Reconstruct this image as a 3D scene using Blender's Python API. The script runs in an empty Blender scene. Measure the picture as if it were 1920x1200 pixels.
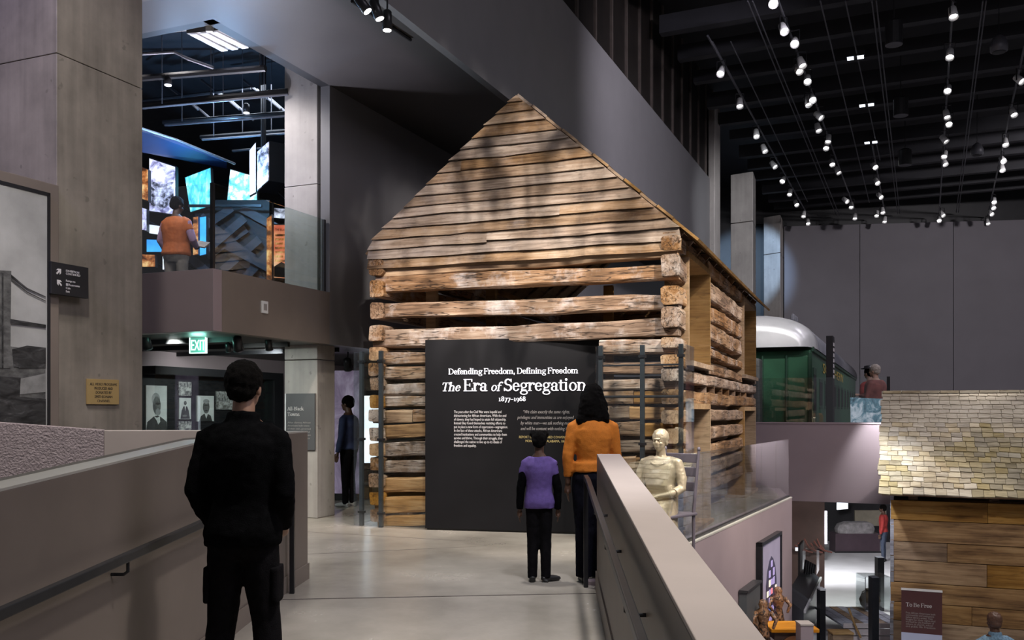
import bpy, bmesh, math, random
from mathutils import Vector, Matrix, noise as mnoise
C = bpy.context.scene.collection
SC = bpy.context.scene
PI = math.pi
rnd = random.Random(7)
# ------------------------------------------------------------------ camera, world, exposure
FL, HZ, EYE = 1750.0, 770.0, 1.5
cd = bpy.data.cameras.new('camera'); cam = bpy.data.objects.new('camera', cd); C.objects.link(cam)
cd.sensor_width = 36; cd.lens = FL/1920*36; cd.shift_y = (HZ-600)/1920; cd.clip_end = 200
cam.location = (0, 0, EYE); cam.rotation_euler = (PI/2, 0, 0); SC.camera = cam
wd = bpy.data.worlds.new('world'); SC.world = wd; wd.use_nodes = True
wd.node_tree.nodes['Background'].inputs[0].default_value = (.92, .90, 1.0, 1)
wd.node_tree.nodes['Background'].inputs[1].default_value = .042
SC.view_settings.view_transform = 'Standard'; SC.view_settings.look = 'None'
SC.view_settings.gamma = 1; SC.view_settings.use_curve_mapping = False
SC.view_settings.exposure = 1.15
# ------------------------------------------------------------------ frames of reference
TB = math.radians(22.64); cB, sB = math.cos(TB), math.sin(TB)
def W(u, v, z=0.0): return Vector((cB*u+sB*v, -sB*u+cB*v, z))          # building grid -> world
def PX(px, py, Y): return Vector(((px-960)/FL*Y, Y, EYE-(py-HZ)/FL*Y))
def PZ(px, py, z): return PX(px, py, (EYE-z)*FL/(py-HZ))
def YU(px, u): return u/(cB*(px-960)/FL-sB)
def PU(px, py, u): return PX(px, py, YU(px, u))
def YV(px, v): return v/(sB*(px-960)/FL+cB)
def PV(px, py, v): return PX(px, py, YV(px, v))
def UV(p): return (cB*p.x-sB*p.y, sB*p.x+cB*p.y)
MB_ = Matrix.Rotation(-TB, 4, 'Z')
# ------------------------------------------------------------------ lamps
def lamp(kind, loc, target, energy, color=(1, 1, 1), size=.3, angle=60, blend=.5, sy=None):
    l = bpy.data.lights.new('lamp_light', kind); o = bpy.data.objects.new('lamp_light', l); C.objects.link(o)
    l.energy = energy; l.color = color
    if kind == 'SPOT': l.spot_size = math.radians(angle); l.spot_blend = blend; l.shadow_soft_size = size
    elif kind == 'AREA':
        l.size = size
        if sy: l.shape = 'RECTANGLE'; l.size_y = sy
    else: l.shadow_soft_size = size
    o.location = loc
    o.rotation_euler = (Vector(target)-Vector(loc)).to_track_quat('-Z', 'Y').to_euler()
    return o
WARM = (1, .88, .74); COOL = (.86, .88, 1.0); LAV = (.93, .88, 1.0)
def gobo(o, sx, sy, lo, hi, rot=.3):
    l = o.data; l.use_nodes = True; nt = l.node_tree; N, L = nt.nodes, nt.links; em = N['Emission']
    tc = N.new('ShaderNodeTexCoord'); mp = N.new('ShaderNodeMapping'); mp.inputs['Scale'].default_value = (sx, sy, 1); mp.inputs['Rotation'].default_value = (0, 0, rot)
    L.new(tc.outputs['Normal'], mp.inputs[0]); nz = N.new('ShaderNodeTexNoise'); nz.inputs['Scale'].default_value = 1; nz.inputs['Detail'].default_value = 3; nz.inputs['Distortion'].default_value = .8
    L.new(mp.outputs[0], nz.inputs['Vector']); mr = N.new('ShaderNodeMapRange'); mr.inputs['From Min'].default_value = .40; mr.inputs['From Max'].default_value = .58; mr.inputs['To Min'].default_value = lo; mr.inputs['To Max'].default_value = hi
    L.new(nz.outputs['Fac'], mr.inputs[0]); L.new(mr.outputs[0], em.inputs['Strength'])
# track spots on the log house: gable (with a leaf-shadow gobo), right side, lower front
gobo(lamp('SPOT', (.2, 2.5, 7.2), (.15, 11.4, 4.25), 1250, (1, .92, .86), .05, 27, .5), 34, 11, .05, 1.9)
lamp('SPOT', (5.5, 4.0, 8.6), (1.3, 11.0, 1.9), 1350, WARM, .08, 32, .6)
lamp('SPOT', (9.0, 9.0, 9.0), (3.1, 14.0, 2.3), 2000, WARM, .08, 40, .6)
lamp('SPOT', (-2.6, 8.3, 5.6), (-1.5, 12.1, 1.4), 420, WARM, .05, 38, .6)
lamp('SPOT', (3.6, 7.6, 5.6), (1.7, 10.7, 1.5), 420, WARM, .05, 46, .6)
# wash along the foot of the sign and the landing floor
lamp('SPOT', (-.3, 8.8, 5.8), (.0, 11.0, 0.0), 520, (1, .97, .95), .15, 75, .7)
lamp('SPOT', (.9, 5.2, 6.2), (.3, 7.0, 0.0), 520, (.92, .92, 1), .3, 46, .9)
lamp('SPOT', (3.2, 9.5, 6.0), (2.6, 11.2, 0.0), 260, (.9, 1, .97), .1, 55, .7)
# big soft hall wash from the high ceiling
for u_, v_, e_ in ((2, 17, 260), (6, 17, 260), (2, 24, 260), (6, 24, 260), (4, 31, 260)):
    lamp('SPOT', W(u_, v_, 9.2), W(u_-.5, v_+.5, 0), e_, LAV, .3, 150, 1)
lamp('AREA', W(6, 6, 9.2), W(2, 8, 0), 200, LAV, 6, sy=6)
lamp('SPOT', W(3.0, 9.0, 9.0), W(-2.5, 19.0, .4), 230, (1, .84, .9), .1, 36, .6)
lamp('SPOT', W(5.0, 6.0, 9.0), W(1.5, 15.5, -1.4), 780, (1, .93, .82), .1, 36, .6)
lamp('SPOT', W(8.0, 27.0, 9.1), W(2.0, 40.0, 3.5), 1500, (1, .94, .98), .3, 90, .8)
lamp('SPOT', W(-1.5, 12.0, 9.1), W(-4.0, 23.0, 3.3), 1500, (1, .98, .97), .1, 30, .7)
lamp('SPOT', W(1.0, 15.0, 9.1), W(-5.23, 20.0, 7.0), 900, LAV, .3, 70, .9)
lamp('SPOT', (.9, 4.2, 6.6), (.72, 4.6, .9), 620, (1, .94, .87), .2, 62, .8)
lamp('SPOT', (-2.7, 4.6, 6.4), (-2.45, 5.0, 1.2), 150, (1, .97, .88), .2, 60, .9)
lamp('SPOT', W(-4.0, 3.5, 6.6), W(-6.7, 6.3, 2.6), 230, (1, .95, .85), .2, 70, .9)
lamp('SPOT', W(-6.0, 2.0, 6.5), W(-7.6, 5.9, 4.2), 230, (.62, .56, 1), .2, 70, .9)
lamp('SPOT', W(-1.6, 14.2, 2.6), W(-.1, 16.8, -1.0), 420, (.85, .9, 1), .1, 48, .7)  # added mid-air spot that brightens the shingled cabin's grey plank side
lamp('SPOT', (-3.0, 6.2, 5.6), (-3.4, 7.2, 1.3), 190, (1, .93, .93), .15, 48, .8)
lamp('SPOT', W(3, 14, 8.8), W(.6, 17.5, .9), 150, (1, .96, .86), .1, 44, .7)
lamp('SPOT', W(-1.0, 21.0, 8.9), W(-5.0, 31.0, 5.5), 900, (.93, .95, 1), .15, 50, .8)
lamp('SPOT', W(-4.5, 34.0, 9.0), PX(1390, 560, 43.3), 1100, (.45, .68, 1), .1, 34, .5)
# ------------------------------------------------------------------ materials
MATS = {}
def _nt(name):
    m = bpy.data.materials.new(name); m.use_nodes = True; nt = m.node_tree
    return m, nt, nt.nodes['Principled BSDF']
def mat(name, col, rough=.6, var=.12, scale=5., bump=0., metal=0., emit=0., stretch=(1, 1, 1), spec=.4, detail=4, ecol=None, fine=0):
    if name in MATS: return MATS[name]
    m, nt, b = _nt(name); N, L = nt.nodes, nt.links
    tc = N.new('ShaderNodeTexCoord'); mp = N.new('ShaderNodeMapping'); mp.inputs['Scale'].default_value = stretch
    L.new(tc.outputs['Object'], mp.inputs[0])
    nz = N.new('ShaderNodeTexNoise'); nz.inputs['Scale'].default_value = scale; nz.inputs['Detail'].default_value = detail
    L.new(mp.outputs[0], nz.inputs['Vector'])
    cr = N.new('ShaderNodeValToRGB'); e = cr.color_ramp.elements
    e[0].position = .3; e[1].position = .7
    e[0].color = (*[max(0, c*(1-var)) for c in col], 1); e[1].color = (*[min(1, c*(1+var)) for c in col], 1)
    L.new(nz.outputs['Fac'], cr.inputs[0]); L.new(cr.outputs[0], b.inputs['Base Color'])
    b.inputs['Roughness'].default_value = rough; b.inputs['Metallic'].default_value = metal
    b.inputs['Specular IOR Level'].default_value = spec
    if bump:
        n2 = N.new('ShaderNodeTexNoise'); n2.inputs['Scale'].default_value = fine or scale*6; n2.inputs['Detail'].default_value = 5
        L.new(mp.outputs[0], n2.inputs['Vector'])
        bp = N.new('ShaderNodeBump'); bp.inputs['Strength'].default_value = bump; bp.inputs['Distance'].default_value = .02
        L.new(n2.outputs['Fac'], bp.inputs['Height']); L.new(bp.outputs[0], b.inputs['Normal'])
    if emit:
        b.inputs['Emission Strength'].default_value = emit
        if ecol: b.inputs['Emission Color'].default_value = (*ecol, 1)
        else: L.new(cr.outputs[0], b.inputs['Emission Color'])
    MATS[name] = m; return m
def wood(name, dark, mid, light, rough=.75, grain=26, bump=.5, rand=.35, stain_shade=.0, white=.0, gs=.06, crack=.25):
    """grain runs along each object's own X axis; every piece gets its own shade"""
    m, nt, b = _nt(name); N, L = nt.nodes, nt.links
    tc = N.new('ShaderNodeTexCoord'); oi = N.new('ShaderNodeObjectInfo')
    ad = N.new('ShaderNodeVectorMath'); ad.operation = 'ADD'
    sc = N.new('ShaderNodeVectorMath'); sc.operation = 'SCALE'; sc.inputs['Scale'].default_value = 37.
    cmb = N.new('ShaderNodeCombineXYZ')
    for i in range(3): L.new(oi.outputs['Random'], cmb.inputs[i])
    L.new(cmb.outputs[0], sc.inputs[0]); L.new(tc.outputs['Object'], ad.inputs[0]); L.new(sc.outputs[0], ad.inputs[1])
    mp = N.new('ShaderNodeMapping'); mp.inputs['Scale'].default_value = (gs, 1, 1); L.new(ad.outputs[0], mp.inputs[0])
    n1 = N.new('ShaderNodeTexNoise'); n1.inputs['Scale'].default_value = grain; n1.inputs['Detail'].default_value = 6; n1.inputs['Roughness'].default_value = .65
    L.new(mp.outputs[0], n1.inputs['Vector'])
    mp2 = N.new('ShaderNodeMapping'); mp2.inputs['Scale'].default_value = (.45, 1, 1); L.new(ad.outputs[0], mp2.inputs[0])
    n2 = N.new('ShaderNodeTexNoise'); n2.inputs['Scale'].default_value = 3.2; n2.inputs['Detail'].default_value = 5
    L.new(mp2.outputs[0], n2.inputs['Vector'])
    mx = N.new('ShaderNodeMath'); mx.operation = 'MULTIPLY_ADD'; mx.inputs[1].default_value = .55; L.new(n1.outputs['Fac'], mx.inputs[0])
    m2 = N.new('ShaderNodeMath'); m2.operation = 'MULTIPLY'; m2.inputs[1].default_value = .5; L.new(n2.outputs['Fac'], m2.inputs[0]); L.new(m2.outputs[0], mx.inputs[2])
    cr = N.new('ShaderNodeValToRGB'); e = cr.color_ramp.elements
    e[0].position = .36; e[0].color = (*dark, 1); e[1].position = .70; e[1].color = (*light, 1)
    k = cr.color_ramp.elements.new(.52); k.color = (*mid, 1)
    L.new(mx.outputs[0], cr.inputs[0])
    hs = N.new('ShaderNodeHueSaturation'); L.new(cr.outputs[0], hs.inputs['Color'])
    r1 = N.new('ShaderNodeMapRange'); r1.inputs['To Min'].default_value = 1-rand; r1.inputs['To Max'].default_value = 1+rand; L.new(oi.outputs['Random'], r1.inputs[0])
    L.new(r1.outputs[0], hs.inputs['Value'])
    ms = N.new('ShaderNodeMath'); ms.operation = 'FRACT'; mm = N.new('ShaderNodeMath'); mm.operation = 'MULTIPLY'; mm.inputs[1].default_value = 7.3
    L.new(oi.outputs['Random'], mm.inputs[0]); L.new(mm.outputs[0], ms.inputs[0])
    r2 = N.new('ShaderNodeMapRange'); r2.inputs['To Min'].default_value = .7; r2.inputs['To Max'].default_value = 1.25; L.new(ms.outputs[0], r2.inputs[0]); L.new(r2.outputs[0], hs.inputs['Saturation'])
    out = hs.outputs[0]
    if white or stain_shade:
        for amt, colr, scl, lo in ((white, (.62, .57, .54), 2.3, .5), (stain_shade, (.045, .03, .022), 1.6, .52)):
            if not amt: continue
            n3 = N.new('ShaderNodeTexNoise'); n3.inputs['Scale'].default_value = scl; n3.inputs['Detail'].default_value = 7; n3.inputs['Roughness'].default_value = .7
            L.new(ad.outputs[0] if amt == white else tc.outputs['Object'], n3.inputs['Vector'])
            mr = N.new('ShaderNodeMapRange'); mr.inputs['From Min'].default_value = lo; mr.inputs['From Max'].default_value = lo+.18; mr.inputs['To Max'].default_value = amt
            L.new(n3.outputs['Fac'], mr.inputs[0])
            mi = N.new('ShaderNodeMix'); mi.data_type = 'RGBA'; L.new(mr.outputs[0], mi.inputs[0]); L.new(out, mi.inputs[6]); mi.inputs[7].default_value = (*colr, 1)
            out = mi.outputs[2]
    mp4 = N.new('ShaderNodeMapping'); mp4.inputs['Scale'].default_value = (.10, 1, 1); L.new(ad.outputs[0], mp4.inputs[0])
    n4 = N.new('ShaderNodeTexNoise'); n4.inputs['Scale'].default_value = grain*.45; n4.inputs['Detail'].default_value = 3; L.new(mp4.outputs[0], n4.inputs['Vector'])
    d4 = N.new('ShaderNodeMath'); d4.operation = 'SUBTRACT'; d4.inputs[1].default_value = .46; L.new(n4.outputs['Fac'], d4.inputs[0])
    a4 = N.new('ShaderNodeMath'); a4.operation = 'ABSOLUTE'; L.new(d4.outputs[0], a4.inputs[0])
    r4 = N.new('ShaderNodeMapRange'); r4.inputs['From Min'].default_value = .006; r4.inputs['From Max'].default_value = .026; r4.inputs['To Min'].default_value = crack; r4.inputs['To Max'].default_value = 0; L.new(a4.outputs[0], r4.inputs[0])
    x4 = N.new('ShaderNodeMix'); x4.data_type = 'RGBA'; L.new(r4.outputs[0], x4.inputs[0]); L.new(out, x4.inputs[6]); x4.inputs[7].default_value = (*[c*.35 for c in dark], 1); out = x4.outputs[2]
    L.new(out, b.inputs['Base Color']); b.inputs['Roughness'].default_value = rough; b.inputs['Specular IOR Level'].default_value = .25
    bp = N.new('ShaderNodeBump'); bp.inputs['Strength'].default_value = bump; bp.inputs['Distance'].default_value = .015
    L.new(mx.outputs[0], bp.inputs['Height']); L.new(bp.outputs[0], b.inputs['Normal'])
    MATS[name] = m; return m
def concrete(name, col, var=.25, rough=.55, streak=.3):
    m, nt, b = _nt(name); N, L = nt.nodes, nt.links
    tc = N.new('ShaderNodeTexCoord')
    n1 = N.new('ShaderNodeTexNoise'); n1.inputs['Scale'].default_value = 1.3; n1.inputs['Detail'].default_value = 8; n1.inputs['Roughness'].default_value = .62
    L.new(tc.outputs['Object'], n1.inputs['Vector'])
    mp = N.new('ShaderNodeMapping'); mp.inputs['Scale'].default_value = (7, 7, .5); L.new(tc.outputs['Object'], mp.inputs[0])
    n2 = N.new('ShaderNodeTexNoise'); n2.inputs['Scale'].default_value = 1.6; n2.inputs['Detail'].default_value = 5; L.new(mp.outputs[0], n2.inputs['Vector'])
    mi = N.new('ShaderNodeMix'); mi.inputs[0].default_value = streak; L.new(n1.outputs['Fac'], mi.inputs[2]); L.new(n2.outputs['Fac'], mi.inputs[3])
    cr = N.new('ShaderNodeValToRGB'); e = cr.color_ramp.elements
    e[0].position = .32; e[1].position = .68
    e[0].color = (*[c*(1-var) for c in col], 1); e[1].color = (*[c*(1+var) for c in col], 1)
    L.new(mi.outputs[0], cr.inputs[0])
    n3 = N.new('ShaderNodeTexNoise'); n3.inputs['Scale'].default_value = 9; n3.inputs['Detail'].default_value = 2; L.new(tc.outputs['Object'], n3.inputs['Vector'])
    mr = N.new('ShaderNodeMapRange'); mr.inputs['From Min'].default_value = .70; mr.inputs['From Max'].default_value = .74; mr.inputs['To Max'].default_value = .5; L.new(n3.outputs['Fac'], mr.inputs[0])
    m2 = N.new('ShaderNodeMix'); m2.data_type = 'RGBA'; L.new(mr.outputs[0], m2.inputs[0]); L.new(cr.outputs[0], m2.inputs[6]); m2.inputs[7].default_value = (*[c*.45 for c in col], 1)
    L.new(m2.outputs[2], b.inputs['Base Color']); b.inputs['Roughness'].default_value = rough; b.inputs['Specular IOR Level'].default_value = .35
    bp = N.new('ShaderNodeBump'); bp.inputs['Strength'].default_value = .12; bp.inputs['Distance'].default_value = .01; L.new(n1.outputs['Fac'], bp.inputs['Height']); L.new(bp.outputs[0], b.inputs['Normal'])
    MATS[name] = m; return m
def glassmat(name, tint=(.93, .97, .96), refl=1.0):
    m = bpy.data.materials.new(name); m.use_nodes = True; nt = m.node_tree; N, L = nt.nodes, nt.links
    N.remove(N['Principled BSDF']); out = N['Material Output']
    tr = N.new('ShaderNodeBsdfTransparent'); tr.inputs[0].default_value = (*tint, 1)
    gl = N.new('ShaderNodeBsdfGlossy'); gl.inputs['Roughness'].default_value = .02; gl.inputs[0].default_value = (refl, refl, refl, 1)
    fr = N.new('ShaderNodeFresnel'); ge = N.new('ShaderNodeNewGeometry'); mr = N.new('ShaderNodeMapRange')
    mr.inputs['To Min'].default_value = 1.75; mr.inputs['To Max'].default_value = 1/1.75; L.new(ge.outputs['Backfacing'], mr.inputs[0]); L.new(mr.outputs[0], fr.inputs[0])
    mi = N.new('ShaderNodeMixShader'); L.new(fr.outputs[0], mi.inputs[0]); L.new(tr.outputs[0], mi.inputs[1]); L.new(gl.outputs[0], mi.inputs[2]); L.new(mi.outputs[0], out.inputs[0])
    MATS[name] = m; return m
def imagemat(name, stops, scale=5., emit=0., stretch=(1, 1, 1), detail=6, kind='noise', dist=0.):
    """flat printed or lit picture: a procedural tone pattern"""
    m, nt, b = _nt(name); N, L = nt.nodes, nt.links
    tc = N.new('ShaderNodeTexCoord'); mp = N.new('ShaderNodeMapping'); mp.inputs['Scale'].default_value = stretch; L.new(tc.outputs['Object'], mp.inputs[0])
    nz = N.new('ShaderNodeTexNoise'); nz.inputs['Scale'].default_value = scale; nz.inputs['Detail'].default_value = detail; nz.inputs['Roughness'].default_value = .6; nz.inputs['Distortion'].default_value = dist
    L.new(mp.outputs[0], nz.inputs['Vector'])
    cr = N.new('ShaderNodeValToRGB'); els = cr.color_ramp.elements
    els[0].position, els[0].color = stops[0][0], (*stops[0][1], 1); els[1].position, els[1].color = stops[-1][0], (*stops[-1][1], 1)
    for p, c in stops[1:-1]: k = els.new(p); k.color = (*c, 1)
    L.new(nz.outputs['Fac'], cr.inputs[0]); L.new(cr.outputs[0], b.inputs['Base Color']); b.inputs['Roughness'].default_value = .5
    if emit: L.new(cr.outputs[0], b.inputs['Emission Color']); b.inputs['Emission Strength'].default_value = emit
    MATS[name] = m; return m
M = {}
M['conc'] = concrete('concrete', (.21, .185, .155), .42)
M['conc_pale'] = concrete('pale_concrete', (.36, .33, .31), .22)
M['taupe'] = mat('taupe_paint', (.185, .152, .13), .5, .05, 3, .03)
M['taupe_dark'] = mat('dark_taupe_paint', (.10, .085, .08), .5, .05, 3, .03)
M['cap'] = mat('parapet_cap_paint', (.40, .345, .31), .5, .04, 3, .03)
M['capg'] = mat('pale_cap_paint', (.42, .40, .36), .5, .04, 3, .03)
M['mauve'] = mat('mauve_paint', (.30, .235, .25), .55, .04, 2, .02)
M['mauve_rough'] = mat('rough_mauve_plaster', (.34, .28, .28), .7, .12, 20, .8, fine=60)
M['grey'] = mat('grey_paint', (.17, .165, .17), .5, .04, 2, .02)
M['wallback'] = mat('slate_paint', (.16, .148, .165), .6, .05, 1, .02)
M['soffit'] = mat('soffit_paint', (.055, .05, .05), .45, .06, 2, .02)
M['black'] = mat('black_paint', (.012, .012, .014), .5, .2, 4)
M['blackm'] = mat('black_metal', (.02, .02, .023), .35, .2, 8, metal=.3)
M['steel'] = mat('dark_steel', (.04, .04, .043), .4, .1, 12, metal=.35)
M['post'] = mat('slate_steel', (.055, .065, .075), .4, .1, 10, metal=.4)
M['brown'] = mat('dark_brown_louvre', (.007, .005, .004), .5, .3, 3)
M['white'] = mat('white_plastic', (.7, .7, .7), .5, .05)
M['lens'] = mat('lamp_lens', (1, .97, .95), .4, 0, emit=5, ecol=(1, .97, .95))
M['lensd'] = mat('dim_lamp_lens', (.8, .85, 1), .4, 0, emit=1.6, ecol=(.8, .86, 1))
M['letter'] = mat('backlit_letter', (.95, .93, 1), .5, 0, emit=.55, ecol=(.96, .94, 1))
M['print'] = mat('pale_print', (.6, .58, .58), .6, .02)
M['printd'] = mat('grey_print', (.28, .26, .25), .6, .02)
M['gold'] = mat('gold_print', (.45, .35, .14), .5, .05)
M['sign'] = mat('sign_charcoal', (.0062, .006, .0072), .55, .25, 1.5, spec=.2)
M['glass'] = glassmat('clear_glass', (.96, .98, .98))
M['glassg'] = glassmat('green_glass', (.88, .95, .94))
M['log'] = wood('weathered_log', (.04, .021, .011), (.255, .15, .085), (.46, .34, .24), grain=30, rand=.2, white=.6, stain_shade=.3, bump=.9, crack=.8)
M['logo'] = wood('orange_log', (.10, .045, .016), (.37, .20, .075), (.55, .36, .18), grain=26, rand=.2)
M['logd'] = wood('brown_log', (.04, .02, .01), (.20, .115, .06), (.38, .25, .15), grain=28, bump=.9, crack=.8, rand=.25, white=.25, stain_shade=.5)
M['board'] = wood('weathered_board', (.06, .034, .019), (.245, .165, .105), (.42, .325, .24), grain=30, rand=.14, stain_shade=.55, white=.15, gs=.04)  # dark blotches also put the gable's cast shadow pattern into the wood colour
M['new'] = wood('new_timber', (.17, .10, .05), (.30, .19, .095), (.40, .27, .15), grain=30, rand=.1, bump=.1)
M['shingle'] = wood('pale_shingle', (.16, .125, .08), (.36, .31, .22), (.49, .44, .335), grain=40, rand=.12, bump=.2, gs=.1)
M['shingled'] = wood('mossy_shingle', (.10, .08, .042), (.24, .20, .115), (.36, .315, .20), grain=40, rand=.12, bump=.2, gs=.1)
M['plank'] = wood('brown_plank', (.07, .032, .011), (.25, .138, .05), (.40, .25, .105), grain=20, rand=.07, bump=.2, gs=.05)
M['plankb'] = wood('grey_plank', (.08, .075, .08), (.24, .24, .27), (.40, .41, .46), grain=20, rand=.2, bump=.2)
def floormat():
    m, nt, b = _nt('polished_concrete'); N, L = nt.nodes, nt.links
    tc = N.new('ShaderNodeTexCoord')
    n1 = N.new('ShaderNodeTexNoise'); n1.inputs['Scale'].default_value = .8; n1.inputs['Detail'].default_value = 9; n1.inputs['Roughness'].default_value = .65
    L.new(tc.outputs['Object'], n1.inputs['Vector'])
    cr = N.new('ShaderNodeValToRGB'); e = cr.color_ramp.elements
    e[0].position = .3; e[1].position = .7; e[0].color = (.215, .195, .165, 1); e[1].color = (.36, .33, .285, 1)
    L.new(n1.outputs['Fac'], cr.inputs[0]); L.new(cr.outputs[0], b.inputs['Base Color'])
    mr = N.new('ShaderNodeMapRange'); mr.inputs['To Min'].default_value = .16; mr.inputs['To Max'].default_value = .34; L.new(n1.outputs['Fac'], mr.inputs[0]); L.new(mr.outputs[0], b.inputs['Roughness'])
    b.inputs['Specular IOR Level'].default_value = .5
    return m
M['floor'] = floormat()
M['lowfloor'] = mat('pale_floor', (.5, .5, .5), .35, .08, 2)
# ------------------------------------------------------------------ mesh builder
class MB:
    def __init__(s): s.v = []; s.f = []
    def add(s, vs, fs, xf=None):
        n = len(s.v)
        s.v += [tuple(xf @ Vector(p)) if xf else tuple(p) for p in vs]
        s.f += [tuple(i+n for i in f) for f in fs]
    def box(s, a, b, xf=None):
        x0, y0, z0 = a; x1, y1, z1 = b
        s.add([(x0, y0, z0), (x1, y0, z0), (x1, y1, z0), (x0, y1, z0), (x0, y0, z1), (x1, y0, z1), (x1, y1, z1), (x0, y1, z1)],
              [(3, 2, 1, 0), (4, 5, 6, 7), (0, 1, 5, 4), (1, 2, 6, 5), (2, 3, 7, 6), (3, 0, 4, 7)], xf)
    def prism(s, poly, z0, z1, xf=None):
        """footprint polygon (counter-clockwise) raised from z0 to z1; z may be a number or one per corner"""
        n = len(poly); a = z0 if isinstance(z0, (list, tuple)) else [z0]*n; b = z1 if isinstance(z1, (list, tuple)) else [z1]*n
        vs = [(p[0], p[1], a[i]) for i, p in enumerate(poly)]+[(p[0], p[1], b[i]) for i, p in enumerate(poly)]
        s.add(vs, [tuple(range(n-1, -1, -1)), tuple(range(n, 2*n))]+[(i, (i+1) % n, n+(i+1) % n, n+i) for i in range(n)], xf)
    def slab(s, pts, nrm, t):
        """planar polygon given in space, thickened by t against nrm"""
        n = len(pts); nv = Vector(nrm).normalized()*t; p2 = [Vector(p)-nv for p in pts]
        s.add([tuple(p) for p in pts]+[tuple(p) for p in p2], [tuple(range(n)), tuple(range(2*n-1, n-1, -1))]+[((i+1) % n, i, n+i, n+(i+1) % n) for i in range(n)])
    def tube(s, pts, r, n=10, cap=True, xf=None, sq=1.0):
        pts = [Vector(p) for p in pts]; rr = r if isinstance(r, (list, tuple)) else [r]*len(pts)
        t0 = (pts[1]-pts[0]).normalized(); up = Vector((0, 0, 1)) if abs(t0.z) < .9 else Vector((0, 1, 0))
        a = t0.cross(up).normalized(); vs = []; fs = []
        for i, p in enumerate(pts):
            t = (pts[min(i+1, len(pts)-1)]-pts[max(i-1, 0)]).normalized()
            a = (a-t*a.dot(t)).normalized(); b = t.cross(a)
            for k in range(n):
                w = 2*PI*k/n; vs.append(p+a*math.cos(w)*rr[i]+b*math.sin(w)*rr[i]*sq)
        for i in range(len(pts)-1):
            for k in range(n): k2 = (k+1) % n; fs.append((i*n+k, i*n+k2, (i+1)*n+k2, (i+1)*n+k))
        if cap: fs.append(tuple(range(n-1, -1, -1))); fs.append(tuple((len(pts)-1)*n+k for k in range(n)))
        s.add([tuple(v) for v in vs], fs, xf)
    def lathe(s, prof, n=16, xf=None):
        vs = []; fs = []; m = len(prof)
        for r, z in prof:
            for k in range(n): vs.append((r*math.cos(2*PI*k/n), r*math.sin(2*PI*k/n), z))
        for i in range(m-1):
            for k in range(n): k2 = (k+1) % n; fs.append((i*n+k, i*n+k2, (i+1)*n+k2, (i+1)*n+k))
        fs.append(tuple(range(n-1, -1, -1))); fs.append(tuple((m-1)*n+k for k in range(n)))
        s.add(vs, fs, xf)
    def ball(s, c, r, n=14, m=8, rot=None):
        rx, ry, rz = r if isinstance(r, (tuple, list)) else (r, r, r); vs = []; fs = []
        R = rot or Matrix.Identity(3)
        for i in range(m+1):
            ph = -PI/2+PI*i/m; q = max(math.cos(ph), .02)
            for k in range(n):
                w = 2*PI*k/n; vs.append(tuple(Vector(c)+R @ Vector((rx*q*math.cos(w), ry*q*math.sin(w), rz*math.sin(ph)))))
        for i in range(m):
            for k in range(n): k2 = (k+1) % n; fs.append((i*n+k, i*n+k2, (i+1)*n+k2, (i+1)*n+k))
        fs.append(tuple(range(n-1, -1, -1))); fs.append(tuple(m*n+k for k in range(n)))
        s.add(vs, fs)
    def loft(s, rings, n=20, p=2.4):
        """rings: (cx, cy, z, rx, ry) stacked superellipses"""
        vs = []; fs = []
        for cx, cy, z, rx, ry in rings:
            for k in range(n):
                w = 2*PI*k/n; c_, s_ = math.cos(w), math.sin(w)
                vs.append((cx+rx*math.copysign(abs(c_)**(2/p), c_), cy+ry*math.copysign(abs(s_)**(2/p), s_), z))
        for i in range(len(rings)-1):
            for k in range(n): k2 = (k+1) % n; fs.append((i*n+k, i*n+k2, (i+1)*n+k2, (i+1)*n+k))
        fs.append(tuple(range(n-1, -1, -1))); fs.append(tuple((len(rings)-1)*n+k for k in range(n)))
        s.add(vs, fs)
    def mesh(s, name, smooth=False):
        me = bpy.data.meshes.new(name); me.from_pydata(s.v, [], s.f); me.update()
        if smooth: me.polygons.foreach_set('use_smooth', [True]*len(me.polygons))
        return me
    def build(s, name, m, parent=None, smooth=False, bevel=0., loc=None, center=False):
        if center and s.v:
            lo = [min(p[i] for p in s.v) for i in range(3)]; hi = [max(p[i] for p in s.v) for i in range(3)]
            c = Vector([(lo[i]+hi[i])/2 for i in range(3)]); s.v = [tuple(Vector(p)-c) for p in s.v]; loc = (Vector(loc) if loc else Vector())+c
        me = s.mesh(name, smooth); o = bpy.data.objects.new(name, me); C.objects.link(o)
        if m: me.materials.append(m)
        if parent: o.parent = parent
        if loc is not None: o.location = loc
        if bevel:
            bv = o.modifiers.new('bevel', 'BEVEL'); bv.width = bevel; bv.segments = 2; bv.limit_method = 'ANGLE'
        return o
def tag(o, label, cat, group=None):
    o['label'] = label; o['category'] = cat
    if group: o['group'] = group
    return o
def struct(o, label=None):
    o['kind'] = 'structure'
    if label: o['label'] = label
    return o
def thing(name, label, cat, loc=(0, 0, 0), rz=0., group=None):
    o = bpy.data.objects.new(name, None); C.objects.link(o); o.location = loc; o.rotation_euler = (0, 0, rz); o.empty_display_size = .1
    return tag(o, label, cat, group)
def copy_tree(o, parent=None):
    c = o.copy(); C.objects.link(c)
    if parent: c.parent = parent
    for ch in list(o.children): copy_tree(ch, c)
    return c
ORD = ['first', 'second', 'third', 'fourth', 'fifth', 'sixth', 'seventh', 'eighth', 'ninth', 'tenth', 'eleventh', 'twelfth', 'thirteenth', 'fourteenth', 'fifteenth', 'sixteenth']
def gbox(u0, u1, v0, v1, z0, z1):
    b = MB(); b.prism([W(u0, v0)[:2], W(u1, v0)[:2], W(u1, v1)[:2], W(u0, v1)[:2]], z0, z1); return b
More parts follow.
